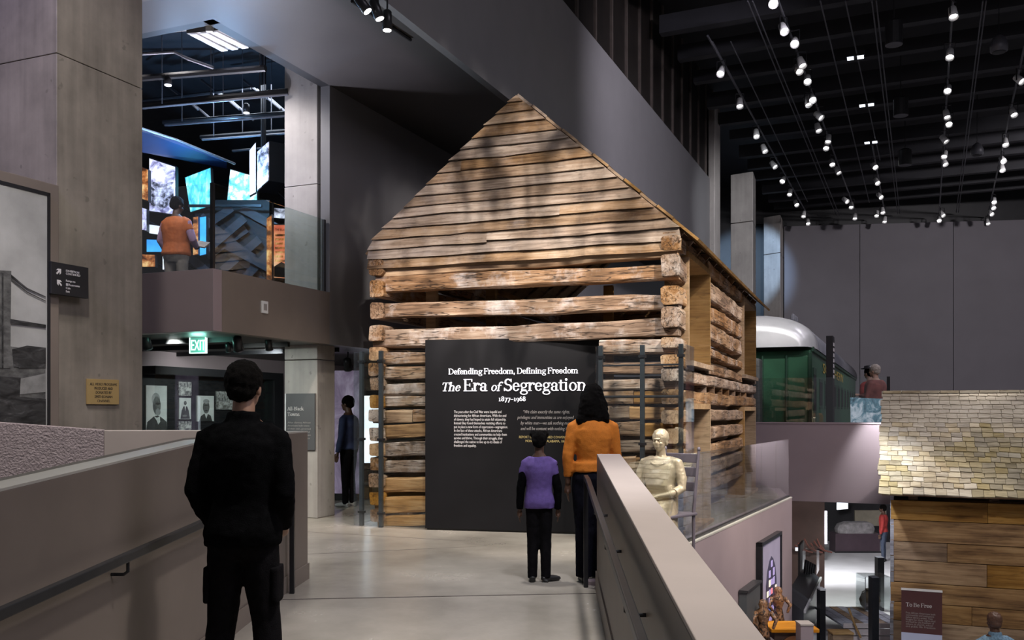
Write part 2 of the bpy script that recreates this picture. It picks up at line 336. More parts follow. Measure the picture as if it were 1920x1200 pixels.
def quadpanel(name, pts, t, m, parent=None):
    """flat board from four corners (bl, br, tr, tl seen from the front)"""
    pts = [Vector(p) for p in pts]; c = sum(pts, Vector())/4
    nrm = (pts[1]-pts[0]).cross(pts[3]-pts[0]).normalized()
    b = MB(); b.slab([p-c for p in pts], nrm, t); return b.build(name, m, parent, loc=c)
# ------------------------------------------------------------------ lettering
TMP = bpy.data.scenes.new('workbench')       # empty side scene in which modifiers and text are evaluated quickly; removed at the end
def evald(o):
    vl = TMP.view_layers[0]; vl.update(); dg = vl.depsgraph
    return bpy.data.meshes.new_from_object(o.evaluated_get(dg), depsgraph=dg)
def text_mesh(body, size, shear=0., align='LEFT', spacing=1.0, extrude=.001, line=1.0):
    cu = bpy.data.curves.new('text', 'FONT'); cu.body = body; cu.size = size; cu.shear = shear; cu.align_x = align
    cu.space_line = line; cu.space_character = spacing; cu.extrude = extrude; cu.resolution_u = 2
    o = bpy.data.objects.new('text', cu)
    TMP.collection.objects.link(o); me = evald(o); bpy.data.objects.remove(o); bpy.data.curves.remove(cu); me.name = 'lettering'; return me
def text(body, size, m, parent, xf, name='lettering', fitw=None, **k):
    me = text_mesh(body, size, **k)
    if fitw:
        xs = [v.co.x for v in me.vertices]; w = max(xs)-min(xs)
        for v in me.vertices: v.co.x *= fitw/w
    me.transform(xf); me.materials.clear(); me.materials.append(m)
    o = bpy.data.objects.new(name, me); C.objects.link(o)
    if parent: o.parent = parent
    return o
TH, TN = .088, .036
def R_(x, y, w, h): return [[(x, y), (x+w, y), (x+w, y+h), (x, y+h)]]
def E_(cx, cy, rx, ry, a0=0, a1=360, tx=TH, ty=TN):
    tx, ty = tx*.84, ty*.9
    n = max(6, int(abs(a1-a0)/18)); q = []
    for i in range(n):
        a, b = math.radians(a0+(a1-a0)*i/n), math.radians(a0+(a1-a0)*(i+1)/n)
        p = [(cx+rx*math.cos(a), cy+ry*math.sin(a)), (cx+rx*math.cos(b), cy+ry*math.sin(b)), (cx+(rx-tx)*math.cos(b), cy+(ry-ty)*math.sin(b)), (cx+(rx-tx)*math.cos(a), cy+(ry-ty)*math.sin(a))]
        q.append(p if a1 > a0 else p[::-1])
    return q
def O_(cx, cy, r): return [[(cx+r*math.cos(2*PI*i/10), cy+r*math.sin(2*PI*i/10)) for i in range(10)]]
def S_(x, y0, y1, bot=True, top=True):
    q = R_(x, y0, TH, y1-y0)
    if bot: q += R_(x-.06, y0, TH+.12, .036)
    if top: q += R_(x-.06, y1-.036, TH+.03, .036)
    return q
def D_(x0, y0, x1, y1, w): return [[(x0, y0), (x0+w, y0), (x1+w, y1), (x1, y1)]]
GL = {
 'D': (.70, S_(.08, 0, .68)+R_(.1, 0, .2, TN)+R_(.1, .68-TN, .2, TN)+E_(.28, .34, .36, .34, -90, 90)),
 'E': (.60, S_(.08, 0, .68)+R_(.1, .68-TN, .42, TN)+R_(.48, .53, .04, .15)+R_(.18, .33, .22, TN)+R_(.37, .26, .035, .18)+R_(.1, 0, .44, TN)+R_(.51, 0, .04, .17)),
 'F': (.56, S_(.08, 0, .68)+R_(.1, .68-TN, .42, TN)+R_(.48, .53, .04, .15)+R_(.18, .33, .22, TN)+R_(.37, .26, .035, .18)),
 'T': (.62, R_(.255, 0, TH, .68)+R_(.17, 0, .28, .036)+R_(.03, .68-TN, .56, TN)+R_(.03, .52, .04, .16)+R_(.55, .52, .04, .16)),
 'S': (.52, E_(.26, .505, .20, .185, 25, 270, .1, .07)+E_(.26, .185, .22, .195, 90, -155, .1, .07)+R_(.42, .5, .035, .18)+R_(.03, 0, .035, .18)),
 'B': (.62, S_(.08, 0, .68)+R_(.1, 0, .2, TN)+R_(.1, .68-TN, .2, TN)+R_(.1, .34, .2, TN)+E_(.28, .52, .24, .16, -90, 90)+E_(.28, .19, .29, .19, -90, 90)),
 'A': (.66, D_(.04, 0, .27, .68, .05)+D_(.47, 0, .27, .68, .115)+R_(.16, .2, .32, TN)+R_(0, 0, .18, .036)+R_(.42, 0, .24, .036)),
 'e': (.46, E_(.23, .23, .2, .24, 8, 330, .1, .05)+R_(.1, .235, .32, TN)),
 'f': (.33, R_(.1, 0, TH, .56)+R_(.03, 0, .25, .036)+R_(.02, .42, .3, .042)+E_(.27, .55, .17, .17, 40, 180, .1, .05)+O_(.36, .645, .05)),
 'n': (.57, S_(.07, 0, .47)+E_(.27, .27, .2, .2, 0, 165, .1, .055)+S_(.36, 0, .28, True, False)),
 'h': (.57, S_(.07, 0, .72)+E_(.27, .27, .2, .2, 0, 165, .1, .055)+S_(.36, 0, .28, True, False)),
 'm': (.86, S_(.07, 0, .47)+E_(.27, .27, .2, .2, 0, 165, .1, .055)+S_(.36, 0, .28, True, False)+E_(.56, .27, .2, .2, 0, 165, .1, .055)+S_(.65, 0, .28, True, False)),
 'd': (.54, E_(.24, .23, .2, .24, 20, 340, .1, .05)+R_(.34, 0, TH, .72)+R_(.28, .684, .1, .036)+R_(.42, 0, .1, .036)),
 'b': (.54, E_(.29, .23, .2, .24, -160, 160, .1, .05)+R_(.08, 0, TH, .72)+R_(.02, .684, .1, .036)),
 'i': (.27, S_(.07, 0, .47)+O_(.125, .62, .065)),
 'l': (.27, S_(.07, 0, .72)),
 'o': (.49, E_(.245, .23, .21, .24, 0, 360, .1, .045)),
 'c': (.43, E_(.235, .23, .2, .24, 45, 320, .1, .05)+O_(.36, .36, .05)),
 'g': (.49, E_(.23, .31, .18, .16, 0, 360, .09, .045)+E_(.24, -.09, .22, .13, 0, 360, .07, .05)+E_(.2, .09, .12, .075, 90, 270, .06, .045)+R_(.18, .02, .2, .05)+R_(.36, .4, .12, .06)),
 'r': (.40, S_(.07, 0, .47)+E_(.28, .26, .17, .21, 55, 165, .1, .06)+O_(.35, .39, .06)),
 'a': (.47, R_(.29, 0, TH, .31)+E_(.22, .3, .18, .17, 0, 150, .1, .05)+O_(.1, .33, .05)+E_(.2, .125, .16, .135, 70, 300, .1, .05)+R_(.36, 0, .1, .05)),
 't': (.34, R_(.1, .08, TH, .52)+R_(.02, .42, .28, .042)+E_(.24, .11, .14, .12, 180, 300, .1, .05)),
 'k': (.56, S_(.07, 0, .72)+D_(.2, .2, .38, .44, .05)+D_(.4, 0, .22, .27, .12)+R_(.36, 0, .2, .036)+R_(.33, .434, .18, .036)),
 'w': (.74, D_(.17, 0, .05, .47, .105)+D_(.19, 0, .31, .47, .04)+D_(.44, 0, .31, .47, .105)+D_(.46, 0, .62, .47, .04)+R_(0, .434, .2, .036)+R_(.55, .434, .18, .036)),
 's': (.40, E_(.2, .345, .14, .125, 25, 270, .08, .055)+E_(.2, .125, .155, .13, 90, -155, .08, .055)),
 ',': (.24, O_(.11, .055, .065)+D_(.06, -.12, .13, .04, .05)),
 '-': (.34, R_(.04, .2, .24, .06)),
 '\u2013': (.52, R_(.06, .22, .4, .05)),
 '1': (.40, R_(.14, 0, TH, .47)+R_(.06, 0, .28, .036)+R_(.08, .42, .1, .05)),
 '8': (.52, E_(.25, .5, .17, .18, 0, 360, .08, .05)+E_(.25, .175, .21, .185, 0, 360, .1, .05)),
 '7': (.48, R_(.03, .40, .42, .07)+D_(.12, -.2, .36, .42, .1)),
 '9': (.50, E_(.24, .27, .2, .2, 0, 360, .1, .05)+E_(.1, .22, .34, .42, -75, 5, .1, .05)),
 '6': (.50, E_(.25, .2, .2, .2, 0, 360, .1, .05)+E_(.39, .25, .34, .42, 105, 185, .1, .05)),
}
def serif(body, m, parent, xf, width, italic=(), name='lettering', depth=.004):
    """words set in the stroke serif face; words at indices in italic are slanted and lighter; fitted to width; returns object"""
    b = MB(); x = 0.; sizes = italic if isinstance(italic, dict) else {i: (.22, .86) for i in italic}
    allq = []
    for wi, w in enumerate(body.split(' ')):
        sh, sz = sizes.get(wi, (0, 1.0))
        for ch in w:
            adv, qs = GL[ch]
            for q in qs: allq.append([(x+(p[0]+sh*p[1])*sz, p[1]*sz) for p in q])
            x += adv*sz*.95
        x += .20
    x -= .20; k = width/x
    for q in allq:
        n = len(q)
        b.add([(p[0]*k, p[1]*k, 0) for p in q]+[(p[0]*k, p[1]*k, depth) for p in q], [tuple(range(n-1, -1, -1)), tuple(range(n, 2*n))]+[(i, (i+1) % n, n+(i+1) % n, n+i) for i in range(n)], xf)
    return b.build(name, m, parent)
# ------------------------------------------------------------------ the setting
LOWF = -3.1
def rampz(Y): return -.054*max(0., 7.5-Y)
def curbX(Y): return 2.054+.503*(Y-10.42)
b = MB(); b.prism([(-2.2, 7.39), (.95, 7.70), (curbX(7.9)-.1, 7.9), (1.95, 10.42), (4.6, 15.7), (5.1, 18.6), (-3, 30), (-22, 30), (-22, 9.2), (-2.4, 8.4)], -.3, 0)
struct(b.build('floor', M['floor']))
b = MB(); b.prism([(-2.5, -1.0), (.60, -1.0), (.95, 7.70), (-2.2, 7.39)], [rampz(-1)-.3, rampz(-1)-.3, -.3, -.3], [rampz(-1), rampz(-1), -.003, -.003])
struct(b.build('floor', M['floor']))
b = MB(); b.prism([(-2.0, 7.40), (.74, 7.672), (.74, 7.68), (-2.0, 7.408)], -.01, .0012); o = struct(b.build('trim_1', M['taupe_dark']))
# saw-cut joints of the landing slab
for a, c_ in (((-4.2, 9.1), (-.4, 10.3)), ((-.55, 10.75), (-3.4, 11.9))):
    d = (Vector(c_)-Vector(a)).normalized(); n_ = Vector((-d.y, d.x))*.006
    b = MB(); b.prism([Vector(a)-n_, Vector(c_)-n_, Vector(c_)+n_, Vector(a)+n_], -.01, .0012); struct(b.build('trim_2', M['taupe_dark']))
b = MB(); b.prism([W(-8, -4)[:2], W(24, -4)[:2], W(24, 52)[:2], W(-8, 52)[:2]], LOWF-.3, LOWF)
struct(b.build('floor', M['lowfloor']))
# left ramp parapet
def LX(Y, off=0.): return -1.823-.0606*(8.33-Y)+off
def ltop(Y): return min(1.319, 1.18+.06*(Y-3.82))
ys = [2.0, 6.13, 8.33]
inner = [(LX(y), y) for y in ys]; outer = [(LX(y)-.2, y) for y in ys]
poly = inner+outer[::-1]; zt = [ltop(y) for y in ys]+[ltop(y) for y in ys[::-1]]
b = MB(); b.prism(poly, [-.9]*6, [z-.012 for z in zt]); lw = struct(b.build('wall_left', M['taupe'], bevel=.004), 'taupe half wall along the left of the ramp')
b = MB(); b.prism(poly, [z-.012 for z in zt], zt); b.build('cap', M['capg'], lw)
b = MB(); b.prism([(LX(y, .012), y) for y in (2., 7.45, 8.342)]+[(LX(y, -.01), y) for y in (8.342, 7.45, 2.)], [rampz(2)-.01, -.01, -.01, -.01, -.01, rampz(2)-.01], [rampz(2)+.15, .14, .14, .14, .14, rampz(2)+.15]); struct(b.build('baseboard_left', M['taupe']))
# half walls beyond it
def hw(px0, Y0, px1, Y1, za, zb, m, nm, t=.15):
    a, c_ = PX(px0, 770, Y0), PX(px1, 770, Y1); d = (c_-a).normalized(); n_ = Vector((-d.y, d.x, 0))*t
    b = MB(); b.prism([a[:2], c_[:2], (c_+n_)[:2], (a+n_)[:2]], [-.6]*4, [za, zb, zb, za]); return struct(b.build(nm, m, bevel=.006))
hw(-120, 6.95, 195, 7.35, 1.448, 1.349, M['mauve_rough'], 'wall_left')
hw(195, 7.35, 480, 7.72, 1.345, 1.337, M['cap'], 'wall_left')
# right ramp parapet
def RX(Y): return .709-.0383*(7.8-Y)
def rtop(Y): return 1.139-.054*(7.6-Y)
ys = [.6, 7.8]; poly = [(RX(y)+.195, y) for y in ys]+[(RX(y), y) for y in ys[::-1]]
zt = [rtop(.6), 1.139, 1.139, rtop(.6)]
b = MB(); b.prism(poly, [-1.4, -1.4, -1.4, -1.4], [z-.02 for z in zt]); rw = struct(b.build('wall_right', M['taupe'], bevel=.004), 'taupe half wall along the right of the ramp')
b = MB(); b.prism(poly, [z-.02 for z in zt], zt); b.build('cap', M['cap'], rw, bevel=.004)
b = MB(); b.prism([(RX(y)-.012, y) for y in (.6, 7.5, 7.812)][::-1]+[(RX(y)+.01, y) for y in (.6, 7.5, 7.812)], [-.01, -.01, rampz(.6)-.01, rampz(.6)-.01, -.01, -.01], [.16, .16, rampz(.6)+.16, rampz(.6)+.16, .16, .16]); struct(b.build('baseboard_right', M['taupe']))
# edge of the landing with the wall that drops to the lower hall
ca, cb_ = Vector((curbX(7.95), 7.95, 0)), Vector((4.71, 15.7, 0)); dcu = (cb_-ca).normalized(); ncu = Vector((-dcu.y, dcu.x, 0))
b = MB(); b.prism([ca[:2], cb_[:2], (cb_+ncu*.22)[:2], (ca+ncu*.22)[:2]], LOWF, .035); cw = struct(b.build('wall_right', M['mauve'], bevel=.006), 'mauve wall below the glass edge of the landing')
b = MB(); b.prism([(ca-ncu*.004)[:2], (cb_-ncu*.004)[:2], (cb_+ncu*.06)[:2], (ca+ncu*.06)[:2]], .03, .05); b.build('cap', M['capg'], cw)
b = MB(); b.prism([(cb_+dcu*.0)[:2], (cb_+Vector((.55, 2.6, 0)))[:2], (cb_+Vector((.3, 2.6, 0)))[:2], (cb_+ncu*.2)[:2]], LOWF, -.02); struct(b.build('wall_right', M['mauve']))
# big concrete pillar at the left, cast in lifts
for z0, z1 in ((-1, 4.564), (4.570, 9.6)):
    b = gbox(-8.4, -6.68, 5.88, 6.86, z0, z1); struct(b.build('wall_pillar', M['conc'], bevel=.006), 'board-marked concrete pillar at the left')
b = gbox(-8.39, -6.695, 5.895, 6.845, 4.5, 4.6); struct(b.build('wall_pillar', M['conc']))
# slim concrete pillar carrying the upper gallery
for z0, z1 in ((0, 2.21), (2.22, 4.66), (4.67, 6.9)):
    b = gbox(-8.06, -7.506, 10.955, 11.39, z0, z1); struct(b.build('wall_pillar', M['conc_pale'], bevel=.01), 'square concrete pillar under the upper gallery')
# upper gallery slab, fascia, wall
b = gbox(-20, -7.45, 8.73, 26, 2.44, 2.86); struct(b.build('floor', M['black']))
b = gbox(-20, -7.45, 8.73, 26, 2.42, 2.44); struct(b.build('ceiling', M['soffit']))
b = gbox(-20, -7.3, 8.58, 8.73, 2.42, 3.137); struct(b.build('wall_balcony', M['mauve'], bevel=.004), 'front of the upper gallery')
b = gbox(-7.45, -7.3, 8.73, 10.95, 2.42, 3.137); struct(b.build('wall_balcony', M['taupe']), 'side of the upper gallery')
b = gbox(-7.45, -7.3, 10.95, 32, 2.42, 6.0); struct(b.build('wall_left', M['grey']), 'dark wall behind the log house')
# soffit and the tall grey fascia over it
b = gbox(-20, -5.23, 7.9, 8.58, 6.0, 6.25); struct(b.build('ceiling', M['soffit']))
b = gbox(-7.3, -5.23, 8.58, 28.5, 6.0, 6.25); struct(b.build('ceiling', M['soffit']))
b = gbox(-5.33, -5.22, 7.9, 28.5, 5.99, 8.36); struct(b.build('wall_upper', M['grey']), 'long grey fascia above the log house')
b = gbox(-20, -5.33, 7.85, 7.9, 5.99, 8.36); struct(b.build('wall_upper', M['taupe_dark']))
b = gbox(-20, -7.3, 8.58, 8.7, 6.0, 7.6); struct(b.build('wall_upper', M['black']))
b = gbox(-7.45, -7.3, 8.58, 26, 6.0, 7.6); struct(b.build('wall_upper', M['black']))
b = gbox(-20, -7.3, 8.58, 26, 7.4, 7.6); struct(b.build('ceiling', mat('gallery_ceiling_grey', (.06, .058, .065), .6)))
# far walls and ceiling of the hall
bw0, bw1 = Vector((11.66, 40.0, 0)), Vector((21.2, 38.6, 0)); bd = (bw1-bw0).normalized(); bn = Vector((-bd.y, bd.x, 0))
wbk = None
for i, (t0, t1) in enumerate(((0, 3.1), (3.12, 6.85), (6.87, 10.6), (10.62, 14.4))):
    b = MB(); p, q = bw0+bd*t0, bw0+bd*t1; b.prism([p[:2], q[:2], (q+bn*.3)[:2], (p+bn*.3)[:2]], -1.5, 9.4)
    o = struct(b.build('wall_back', M['wallback'], bevel=.006), 'slate grey end wall of the hall')
p, q = bw0-bd*6, bw1+bd*8
b = MB(); b.prism([(p+bn*.32)[:2], (q+bn*.32)[:2], (q+bn*.6)[:2], (p+bn*.6)[:2]], -1.5, 12); struct(b.build('wall_back', M['black']))
M['blue'] = mat('blue_light_paint', (.08, .16, .32), .6, .1, 1)  # blue light falling on this wall is put into its base colour
b = MB(); b.prism([PX(1300, 0, 43.5)[:2], PX(1472, 0, 42)[:2], PX(1472, 0, 42.4)[:2], PX(1300, 0, 44)[:2]], -1, 9.7); struct(b.build('wall_back', M['blue'], bevel=.01), 'blue lit wall behind the far pillars')
for px0, px1, px2, Y, zt, js in ((1370, 1412, 1417, 30., 9.08, (3.35, 7.5)), (1432, 1463, 1468.5, 39., 9.57, (4.5, 8.0))):
    zz = [-1]+list(js)+[zt]
    for i in range(len(zz)-1):
        p, q, r_ = PX(px0, 0, Y), PX(px1, 0, Y*.985), PX(px2, 0, Y*1.02)
        b = MB(); b.prism([p[:2], q[:2], r_[:2], (p+r_-q)[:2]], zz[i]+.02, zz[i+1]); struct(b.build('wall_pillar', M['conc_pale'], bevel=.02), 'tall concrete pillar at the far end of the hall')
b = MB(); p, q = PX(1328, 0, 27.6), PX(1340, 0, 27.4); b.prism([p[:2], q[:2], (q+Vector((.3, .6, 0)))[:2], (p+Vector((.3, .6, 0)))[:2]], 5, 10.5); struct(b.build('trim_3', M['conc_pale'], bevel=.02))
b = gbox(-16, -5.6, 29, 54, 11.2, 11.4); struct(b.build('ceiling', M['black']))
b = gbox(-5.6, 26, 8, 54, 11.2, 11.4); struct(b.build('ceiling', M['black']))
M['beam'] = mat('dark_ceiling_steel', (.016, .016, .02), .6, .2, 2)
for i in range(15):
    v = 15+i*1.85
    bm_ = MB(); bm_.prism([W(-5, v)[:2], W(22, v-.9)[:2], W(22, v-.65)[:2], W(-5, v+.25)[:2]], 9.95+.05*(i % 3), 10.35)
    struct(bm_.build('ceiling_beam', M['beam']))
b = MB(); b.prism([PX(1250, 0, 46)[:2], PX(1500, 0, 44.5)[:2], PX(1500, 0, 45)[:2], PX(1250, 0, 46.5)[:2]], -1, 13); struct(b.build('wall_back', M['black']))
# louvred screen above the fascia
ls = thing('louvre_screen', 'dark brown vertical louvre screen above the grey fascia', 'screen', W(-5.33, 20, 8.36))
ls.matrix_world = Matrix.Translation(W(-5.33, 20, 8.36)) @ MB_
M['edge'] = mat('bronze_edge', (.11, .09, .08), .35, .2, 4, metal=.5)
for i in range(17):
    y = -9.6+i*1.07
    b = MB(); b.box((-.06, y, .02), (.03, y+.98, 4.6)); f = b.build('louvre', M['brown'], ls)
    b = MB(); b.box((.03, y+.90, .02), (.075, y+.98, 4.6)); b.build('edge_strip', M['edge'], f)
b = MB(); b.box((-.12, -10, 0), (-.06, 8.4, 4.7)); b.build('backing', M['black'], ls)
# ------------------------------------------------------------------ the two storey log house
CL = Vector((-1.834, 12.2, 0)); TC = math.radians(21); rC = Vector((math.cos(TC), -math.sin(TC), 0)); dC = Vector((math.sin(TC), math.cos(TC), 0)); CW, CD = 4.04, 7.6
MC = Matrix.Translation(CL) @ Matrix.Rotation(-TC, 4, 'Z')
def cf(px, py):
    m = (px-960)/FL; t = (m*CL.y-CL.x)/(rC.x-m*rC.y); Y = CL.y+rC.y*t; return t, EYE+(HZ-py)/FL*Y
def cs(px, py):
    R0 = CL+rC*CW; m = (px-960)/FL; t = (m*R0.y-R0.x)/(dC.x-m*dC.y); return t, EYE+(HZ-py)/FL*(R0.y+dC.y*t)
house = thing('log_house', 'two storey hewn log house with a boarded gable standing behind the title panel', 'house', CL, -TC)
LR = random.Random(11)
def log(x0, x1, za0, za1, zb0=None, zb1=None, y=.1, d=.2, m='log', axis='x', rough=.019, name='log'):
    """hewn log from x0 to x1; bottom/top za at its start, zb at its end; axis 'y' runs into the depth (y is then the x position)"""
    zb0 = za0 if zb0 is None else zb0; zb1 = za1 if zb1 is None else zb1
    L = x1-x0; n = max(3, int(L/.28)); K = 12; vs = []; fs = []; sd = LR.random()*50
    ang = [2*PI*(k+.5)/K for k in range(K)]
    for i in range(n+1):
        t = i/n; lo, hi = za0+(zb0-za0)*t, za1+(zb1-za1)*t; cz, hh = (lo+hi)/2-(za0+za1+zb0+zb1)/4, (hi-lo)/2
        x = -L/2+L*t+(LR.uniform(-.012, .012) if i in (0, n) else 0)
        wob = mnoise.noise((x*1.1+sd, sd, 0))*.05*(1 if L > 1 else .5)
        for k, a in enumerate(ang):
            c_, s_ = math.cos(a), math.sin(a); p = 6.5
            yy = (d/2)*math.copysign(abs(c_)**(2/p), c_); zz = hh*math.copysign(abs(s_)**(2/p), s_)
            r = 1+mnoise.noise((x*2.6+sd, c_*1.3, s_*1.3+sd))*rough*9
            vs.append((x, yy*r, cz+wob*.4+zz*r))
    for i in range(n):
        for k in range(K): k2 = (k+1) % K; fs.append((i*K+k, i*K+k2, (i+1)*K+k2, (i+1)*K+k))
    fs.append(tuple(range(K))); fs.append(tuple(n*K+k for k in range(K-1, -1, -1)))
    mb = MB(); mb.v = vs; mb.f = [f[::-1] for f in fs]
    o = mb.build(name, M[m], house)
    o.location = ((x0+x1)/2, y, (za0+za1+zb0+zb1)/4) if axis == 'x' else (y, (x0+x1)/2, (za0+za1+zb0+zb1)/4)
    if axis == 'y': o.rotation_euler = (0, 0, PI/2)
    return o
def flog(px0, t0, b0, px1, t1, b1, m='log', y=.1, d=.2):
    xa, za1 = cf(px0, t0); _, za0 = cf(px0, b0); xb, zb1 = cf(px1, t1); _, zb0 = cf(px1, b1)
    return log(xa, xb, za0, za1, zb0, zb1, y, d, m)
# front wall: four full-width logs under the gable
flog(706, 506, 524, 1268, 456, 481, 'logo')
flog(704, 516, 548, 1272, 495, 522)
flog(702, 569, 596, 1272, 550, 581)
flog(700, 619, 652, 1272, 597, 630)
rowsL = [(661, 684, 'log'), (687, 711, 'log'), (718, 740, 'log'), (743, 762, 'log'), (769, 793, 'logo'), (796, 821, 'logo'), (830, 855, 'log'), (864, 887, 'log'), (895, 924, 'logo'), (931, 962, 'logo'), (967, 987, 'logo')]
for i, (t, b_, m) in enumerate(rowsL):
    if m == 'logo' and i == 4:
        flog(700, t, b_, 774, t-1, b_-1, 'logo'); flog(774, t-1, b_-1, 806, t-2, b_-2, 'log')
    else: flog(704+3*(i % 3), t+1, b_+1, 808, t-2, b_-1, m)
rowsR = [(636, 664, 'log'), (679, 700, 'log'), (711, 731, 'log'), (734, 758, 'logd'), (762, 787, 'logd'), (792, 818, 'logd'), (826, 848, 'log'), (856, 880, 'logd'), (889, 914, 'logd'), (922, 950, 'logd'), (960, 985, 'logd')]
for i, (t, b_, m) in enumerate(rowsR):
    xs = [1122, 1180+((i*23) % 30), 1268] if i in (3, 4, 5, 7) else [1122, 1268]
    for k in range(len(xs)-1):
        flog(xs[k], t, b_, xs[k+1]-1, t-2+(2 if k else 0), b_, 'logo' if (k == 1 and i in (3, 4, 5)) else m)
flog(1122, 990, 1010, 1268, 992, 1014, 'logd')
# side walls, interlocking half a row off; right wall broken by window and door openings
def ends(y0, y1, z): return z
zr = [(488, 511), (523, 558), (567, 597), (604, 637), (653, 670), (681, 700), (703, 724), (735, 758), (768, 790), (800, 824), (833, 858), (866, 890), (900, 925)]
W1, W2, D1, D2 = (.42, 1.95), (5.62, 7.35), (.55, 1.97), (5.7, 7.3)
for i, (t, b_) in enumerate(zr):
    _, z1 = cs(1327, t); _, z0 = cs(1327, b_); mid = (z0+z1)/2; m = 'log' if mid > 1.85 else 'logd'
    spans = [(-.07, CD)]
    if mid > 2.05: spans = [(-.07, W1[0]-.06), (W1[1]+.06, W2[0]-.06), (W2[1]+.06, CD)]
    elif mid < 1.5: spans = [(-.07, D1[0]-.06), (D1[1]+.06, D2[0]-.06), (D2[1]+.06, CD)]
    for a, c_ in spans:
        g = LR.uniform(-.02, .02); mm = m
        if c_ < 1: mm = 'log' if mid > 2.05 else 'logo'
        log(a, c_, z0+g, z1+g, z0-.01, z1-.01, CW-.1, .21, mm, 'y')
lz = [3.36, 3.09, 2.80, 2.50, 2.24, 2.03, 1.85, 1.62, 1.43, 1.2, 1.0, .82, .6, .36, .13]
for i, z in enumerate(lz):
    h = .105 if i < 4 else .085
    log(-.06+LR.uniform(-.03, .02), CD, z-h, z+h, y=.1, d=.2, m=['log', 'logo', 'log'][i % 3] if i > 3 else 'log', axis='y')
for i in range(13): log(.05, CW-.05, .1+i*.265, .32+i*.265, y=CD-.1, m='logd')
# timber window and door casings in the right wall
def casing(nm, y0, y1, z0, z1):
    f = MB(); f.box((CW-.26, y0-.05, z0), (CW+.03, y0+.01, z1)); o = f.build('jamb', M['new'], house, center=True)
    f = MB(); f.box((CW-.26, y1-.01, z0), (CW+.03, y1+.05, z1)); f.build('jamb', M['new'], house, center=True)
    f = MB(); f.box((CW-.26, y0-.05, z1), (CW+.03, y1+.05, z1+.07)); f.build('head_board', M['new'], house, center=True)
    f = MB(); f.box((CW-.3, y0-.08, z0-.06), (CW+.07, y1+.08, z0)); f.build('sill', M['board'], house, center=True)
casing('window', W1[0], W1[1], 2.10, 3.33); casing('window', W2[0], W2[1], 2.12, 3.38)
casing('door', D1[0], D1[1], .05, 1.52); casing('door', D2[0], D2[1], .05, 1.50)
# studs and floor joists inside
for x, y in ((.62, .34), (.95, 1.6), (2.3, 3.0), (3.0, 4.2)):
    f = MB(); f.box((x, y, .3), (x+.14, y+.09, 3.4)); f.build('stud', M['new'], house, center=True)
for i in range(7):
    y = 1.9+i*.72; f = MB(); f.box((.15, y, 1.70), (CW-.02, y+.07, 1.85)); f.build('joist', M['logd'], house, center=True)
f = MB(); f.box((.2, .8, 1.86), (CW-.25, CD-.25, 1.9)); f.build('upper_floor', M['logd'], house)
# plate beams and rafters
for x in (.1, CW-.12): log(-.05, CD+.05, 3.42, 3.56, y=x, d=.16, m='logo' if x < 1 else 'logd', axis='y')
zL, zR, xA, zA = 3.68, 3.585, 2.03, 5.37
def gx(z):
    return max(-.03, xA*(z-zA)/(zL-zA)*1.0 if False else xA-(xA+.03)*(zA-z)/(zA-zL)), min(CW+.02, xA+(CW+.02-xA)*(zA-z)/(zA-zR))
# lapped boards of the gable, each its own piece
BR = random.Random(5); zb = 3.335; nb = 16; step = (zA-zb)/(nb-.35)
for k in range(nb):
    z0 = zb+k*step; z1 = min(z0+step*1.12, zA)
    xl0, xr0 = gx(z0); xl1, xr1 = gx(z1)
    cuts = [None]
    if k in (2, 4, 9): cuts = [[1.65, 2.6, 1.3][[2, 4, 9].index(k)]]
    segs = [(0, 1)] if cuts == [None] else [(0, cuts[0]), (cuts[0], 9)]
    for (s0, s1) in segs:
        a0, c0 = max(xl0, s0 if s0 else -9), min(xr0, s1 if s1 != 1 else 9)
        a1, c1 = max(xl1, s0 if s0 else -9), min(xr1, s1 if s1 != 1 else 9)
        if c0-a0 < .05: continue
        N_ = max(2, int((c0-a0)/.22)); vs = []; fs = []; sd = BR.random()*30; jz = BR.uniform(-.008, .008)
        for i in range(N_+1):
            t = i/N_; xb, xt = a0+(c0-a0)*t, a1+max(0.004, c1-a1)*t
            dz = jz+mnoise.noise((xb*1.5+sd, sd, 0))*.016+(BR.uniform(-.012, .012) if BR.random() < .12 else 0)
            yo = mnoise.noise((xb+sd, 0, sd))*.006
            vs += [(xb, -.075+yo, z0+dz), (xt, -.03+yo, z1), (xt, -.008+yo, z1), (xb, -.05+yo, z0+dz)]
        for i in range(N_):
            q = i*4
            for e in range(4): e2 = (e+1) % 4; fs.append((q+e, q+4+e, q+4+e2, q+e2))
        fs += [(0, 1, 2, 3), (N_*4+3, N_*4+2, N_*4+1, N_*4)]
        mb = MB(); mb.v = vs; mb.f = fs; mb.build('gable_board', M['board'], house, center=True)
